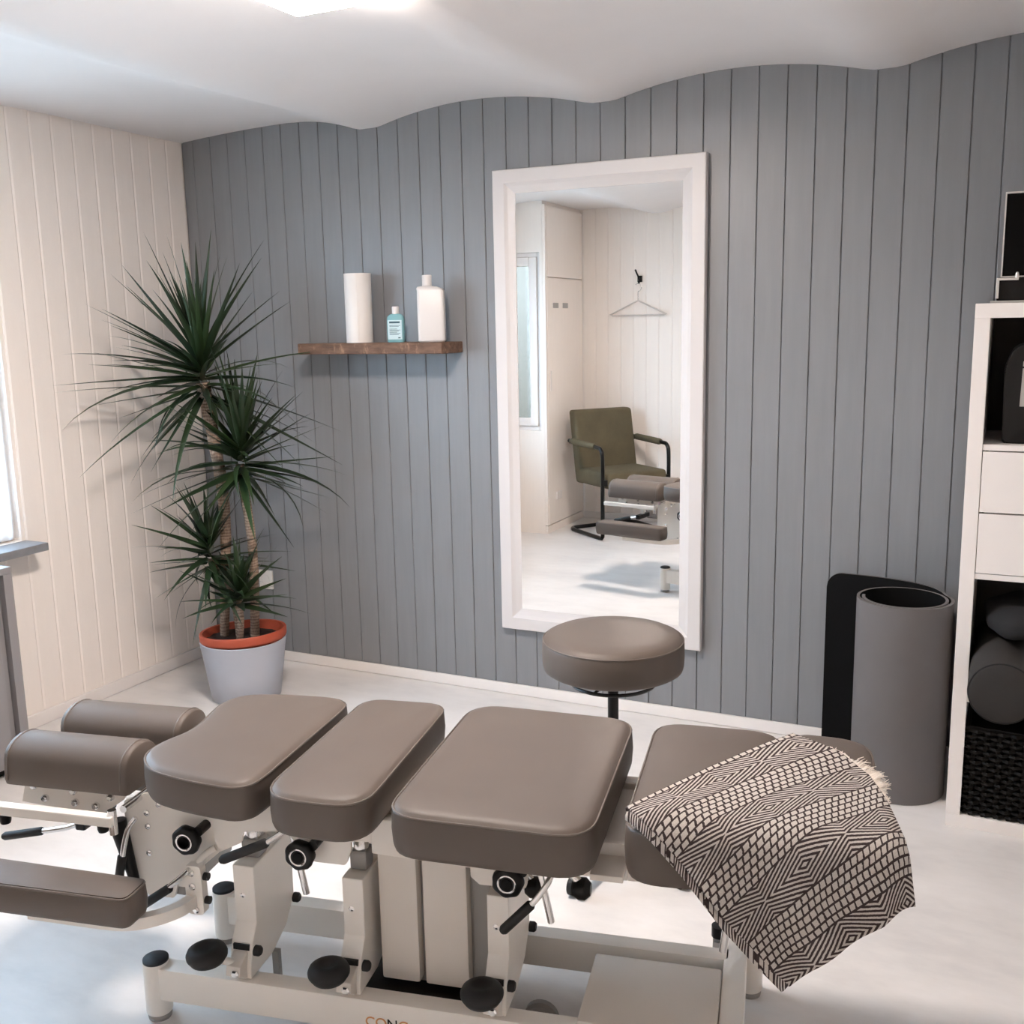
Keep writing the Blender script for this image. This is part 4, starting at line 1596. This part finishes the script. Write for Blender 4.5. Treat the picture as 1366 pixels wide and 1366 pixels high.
# bolster, pillow, basket
bo = thing('bolster_cushion', 'charcoal round bolster sticking out of the white shelf above the basket', 'bolster', (0.0165, 2.845, 0.3925))
R0 = 0.083
bm = bmesh.new()
lathe(bm, [(0, 0.0), (0.045, -0.001), (0.072, 0.002), (R0 - 0.004, 0.006), (R0 - 0.003, 0.0075), (R0, 0.014), (R0, 0.25), (R0, 0.486), (R0 - 0.004, 0.494), (0, 0.497)], 48, (0, 0, R0), 'y')
b0 = link('cover', bm, MT['bolster'], bo, True, 50)
bm = bmesh.new()
tube(bm, [((R0 - 0.003) * math.cos(2 * PI * i / 48), 0.007, R0 + (R0 - 0.003) * math.sin(2 * PI * i / 48)) for i in range(48)], 0.0022, 6, closed=True)
link('piping', bm, MT['pillow'], b0, True)

bm = bmesh.new()
bmesh.ops.create_uvsphere(bm, u_segments=36, v_segments=20, radius=1)
rq = random.Random(2)
for v in bm.verts:
    p = v.co.copy()
    sp_ = lambda q, e: math.copysign(abs(q) ** e, q)
    v.co = Vector((sp_(p.x, 0.6) * 0.145, sp_(p.y, 0.6) * 0.165, sp_(p.z, 0.8) * 0.042))
    v.co.z += 0.006 * math.sin(40 * v.co.x + 20 * v.co.y) + 0.004 * math.sin(63 * v.co.y)
    v.co.x += 0.005 * math.sin(50 * v.co.z + 31 * v.co.y)
pi_ = link('small_pillow', bm, MT['pillow'], None, True, 180)
pi_.location = (0.106, 3.14, 0.615)
pi_.rotation_euler = (0.0, -0.05, 0.15)
tag(pi_, 'dark crumpled cloth pillow lying on top of the bolster inside the white shelf', 'pillow')

bk = thing('wicker_basket', 'black woven basket in the bottom compartment of the white shelf', 'basket', (KX + 0.045, KY + 0.012, 0.0385))
bw, bd, bh = 0.33, 0.34, 0.262
link('liner', bx(0.012, bw - 0.012, 0.012, bd - 0.012, 0.0, bh - 0.02), MT['mat_in'], bk)
bm = bmesh.new()
rows = 17
for rI in range(rows):
    z = 0.008 + rI * (bh - 0.02) / (rows - 1)
    ph = (rI % 2) * PI
    loop = []
    n = 40
    for i in range(n):
        loop.append((bw * i / n, 0.006 * math.sin(PI * i / 2 + ph)))
    for i in range(n):
        loop.append((bw + 0.006 * math.sin(PI * i / 2 + ph), bd * i / n))
    for i in range(n):
        loop.append((bw - bw * i / n, bd + 0.006 * math.sin(PI * i / 2 + ph)))
    for i in range(n):
        loop.append((0.006 * math.sin(PI * i / 2 + ph), bd - bd * i / n))
    tube(bm, [(p[0], p[1], z) for p in loop], 0.0058, 5, closed=True)
wv_ = link('weave', bm, MT['wicker'], bk, True)
wv_['kind'] = 'stuff'
for i in range(10):
    u = bw * (i + 0.5) / 10
    bm = bmesh.new()
    tube(bm, [(u, 0.001, 0), (u, 0.001, bh - 0.012)], 0.005, 6)
    link('stake', bm, MT['wicker'], bk, True)
bm = bmesh.new()
tube(bm, [(0, 0, bh - 0.004), (bw, 0, bh - 0.004), (bw, bd, bh - 0.004), (0, bd, bh - 0.004)], 0.009, 8, closed=True)
link('rim', bm, MT['wicker'], bk, True)

# ================================================================== GREY CABINET under the window sill
gc = thing('grey_cabinet', 'grey lacquered cabinet at the left edge below the window sill', 'cabinet', (-2.93, 1.36, 0))
HC = 0.697
link('body', bx(-0.255, 0.0, 0.0, 0.87, 0.03, HC - 0.022, bev=0.002), MT['cabinet'], gc)
link('top', bx(-0.258, 0.022, -0.002, 0.905, HC - 0.022, HC, bev=0.002), MT['cabinet'], gc)
link('end_panel', bx(-0.255, 0.022, 0.872, 0.905, 0.0, HC - 0.022, bev=0.002), MT['cabinet'], gc)
link('plinth', bx(-0.25, -0.02, 0.02, 0.87, 0.0, 0.03), MT['black'], gc)
for (a, b) in ((0.004, 0.424), (0.432, 0.838)):
    bm = bmesh.new()
    box(bm, 0.001, 0.020, a, b, 0.035, HC - 0.03, 0.002)
    dd = link('door', bm, MT['cabinet'], gc)
    bm = bmesh.new()
    hy = b - 0.04 if a < 0.2 else a + 0.04
    tube(bm, [(0.020, hy, 0.40), (0.045, hy, 0.405), (0.045, hy, 0.515), (0.020, hy, 0.52)], 0.005, 8)
    link('handle', bm, MT['silver'], dd, True)

# ================================================================== BUILT-IN CUPBOARD (seen in the mirror)
cu = thing('built_in_cupboard', 'cream built-in cupboard with upper and lower doors in the corner behind the armchair', 'cupboard', (-2.842, YB, 0))
y1 = YN - YB
link('carcass', bx(-0.075, -0.0185, 0.001, y1 - 0.101, 0.0, 2.26), MT['white_board'], cu)
link('carcass_front', bx(-0.0215, -0.0185, y1 - 0.10, y1 - 0.001, 0.0, 2.26), MT['white_board'], cu)
link('plinth', bx(-0.018, -0.002, 0.015, y1 - 0.002, 0.0, 0.052), MT['white_board'], cu)
link('lower_door', bx(-0.018, 0.0, 0.012, y1 - 0.03, 0.058, 1.738, bev=0.002), MT['white_board'], cu)
link('upper_door', bx(-0.018, 0.0, 0.012, y1 - 0.03, 1.746, 2.205, bev=0.002), MT['white_board'], cu)
link('jamb', bx(-0.018, -0.001, y1 - 0.027, y1 - 0.001, 0.058, 2.21, bev=0.001), MT['white_board'], cu)
for yy in (0.339, 0.51):
    link('vent_plate', bx(0.0005, 0.004, yy - 0.045, yy + 0.045, 1.54, 1.575, bev=0.001), MT['tag'], cu)
link('keyhole_plate', bx(0.0005, 0.006, y1 - 0.085, y1 - 0.06, 0.98, 1.12, bev=0.002), MT['trim'], cu)
link('low_socket', bx(0.0005, 0.012, 0.45, 0.54, 0.22, 0.275, bev=0.003), MT['trim'], cu)

# ================================================================== ARMCHAIR (seen in the mirror)
ang = math.atan2(0.625, 0.784)
ac = thing('armchair', 'olive suede armchair with black tubular arms in the corner behind the camera', 'chair', (-2.435, 0.265, 0), ang)
# local: x forward, y to the sitter's left
bm = bmesh.new()
box(bm, -0.17, 0.27, -0.235, 0.235, 0.345, 0.450, 0.03, 4)
link('seat', bm, MT['olive'], ac, True, 60)
bm = bmesh.new()
box(bm, -0.045, 0.045, -0.235, 0.235, -0.25, 0.25, 0.028, 4)
for v in bm.verts:
    v.co.x += 0.05 * (v.co.y / 0.235) ** 2 * 0.35
    z = v.co.z
    v.co = Vector((v.co.x - 0.14 - 0.16 * (z + 0.25) / 0.5 * 0.6, v.co.y, z + 0.592))
link('backrest', bm, MT['olive'], ac, True, 60)
for sg in (-1, 1):
    yv = sg * 0.262
    bm = bmesh.new()
    tube(bm, smooth_path([(-0.20, yv, 0.635), (-0.10, yv, 0.628), (0.16, yv, 0.622), (0.225, yv, 0.607), (0.245, yv, 0.54), (0.245, yv, 0.30), (0.245, yv, 0.06), (0.235, yv, 0.022), (0.19, yv, 0.014), (-0.15, yv, 0.014)], 6), 0.0135, 12)
    link('arm_tube', bm, MT['black_metal'], ac, True)
    bm = bmesh.new()
    tube(bm, [(-0.17, yv, 0.634), (-0.15, yv, 0.634), (0.13, yv, 0.624), (0.15, yv, 0.624)], [0.017, 0.022, 0.022, 0.017], 14)
    link('armrest_pad', bm, MT['olive'], ac, True)
    link('seat_mount', bx(0.215, 0.26, min(sg * 0.232, sg * 0.262), max(sg * 0.232, sg * 0.262), 0.37, 0.41), MT['black_metal'], ac)
    link('back_mount', bx(-0.20, -0.16, min(sg * 0.225, sg * 0.262), max(sg * 0.225, sg * 0.262), 0.615, 0.645), MT['black_metal'], ac)
bm = bmesh.new()
tube(bm, smooth_path([(-0.15, -0.262, 0.014), (-0.20, -0.235, 0.014), (-0.212, -0.15, 0.014), (-0.212, 0.15, 0.014), (-0.20, 0.235, 0.014), (-0.15, 0.262, 0.014)], 5), 0.0135, 12)
link('base_loop', bm, MT['black_metal'], ac, True)

# coat hook and hanger (seen in the mirror)
hk = thing('coat_hook', 'small black coat hook on the cream boards above the armchair', 'hook', (-2.408, YB, 1.735))
link('back_plate', bx(-0.018, 0.018, 0.001, 0.010, -0.022, 0.022, bev=0.003), MT['black_metal'], hk)
bm = bmesh.new()
tube(bm, smooth_path([(0, 0.008, 0.0), (0, 0.03, -0.005), (0, 0.045, 0.015), (-0.01, 0.05, 0.04), (-0.016, 0.06, 0.062)], 5), [0.006] * 21, 10)
tube(bm, smooth_path([(0, 0.008, -0.01), (0, 0.022, -0.03), (0, 0.036, -0.026), (0, 0.04, -0.012)], 5), 0.0045, 10)
link('prongs', bm, MT['black_metal'], hk, True)
hg = thing('clothes_hanger', 'white clothes hanger hanging from the black coat hook', 'hanger', (-2.414, YB + 0.028, 1.48))
bm = bmesh.new()
tube(bm, [(-0.21, 0, 0.012), (-0.19, 0, 0.018), (0, 0, 0.105), (0.19, 0, 0.018), (0.21, 0, 0.012), (0.19, 0, 0.004), (-0.19, 0, 0.004)], 0.0055, 8, closed=True)
link('bar', bm, MT['hanger'], hg, True)
bm = bmesh.new()
hp_ = [(0, 0, 0.105), (0, 0, 0.165)] + [(0.024 * math.sin(a) + 0.0, 0, 0.195 - 0.028 * math.cos(a) + 0.0) for a in [0.4 + 0.4 * i for i in range(10)]]
tube(bm, smooth_path(hp_, 3), 0.0025, 8)
link('hook', bm, CH, hg, True)

# ================================================================== CEILING LAMP
lm = thing('ceiling_lamp', 'square white LED panel lamp glowing on the ceiling', 'ceiling lamp', (-1.41, 1.975, 2.15))
link('housing', bx(-0.13, 0.13, -0.13, 0.13, 0.003, 0.085, bev=0.003), MT['trim'], lm)
link('diffuser', bx(-0.135, 0.135, -0.135, 0.135, 0.0, 0.010, bev=0.002), MT['lamp'], lm)
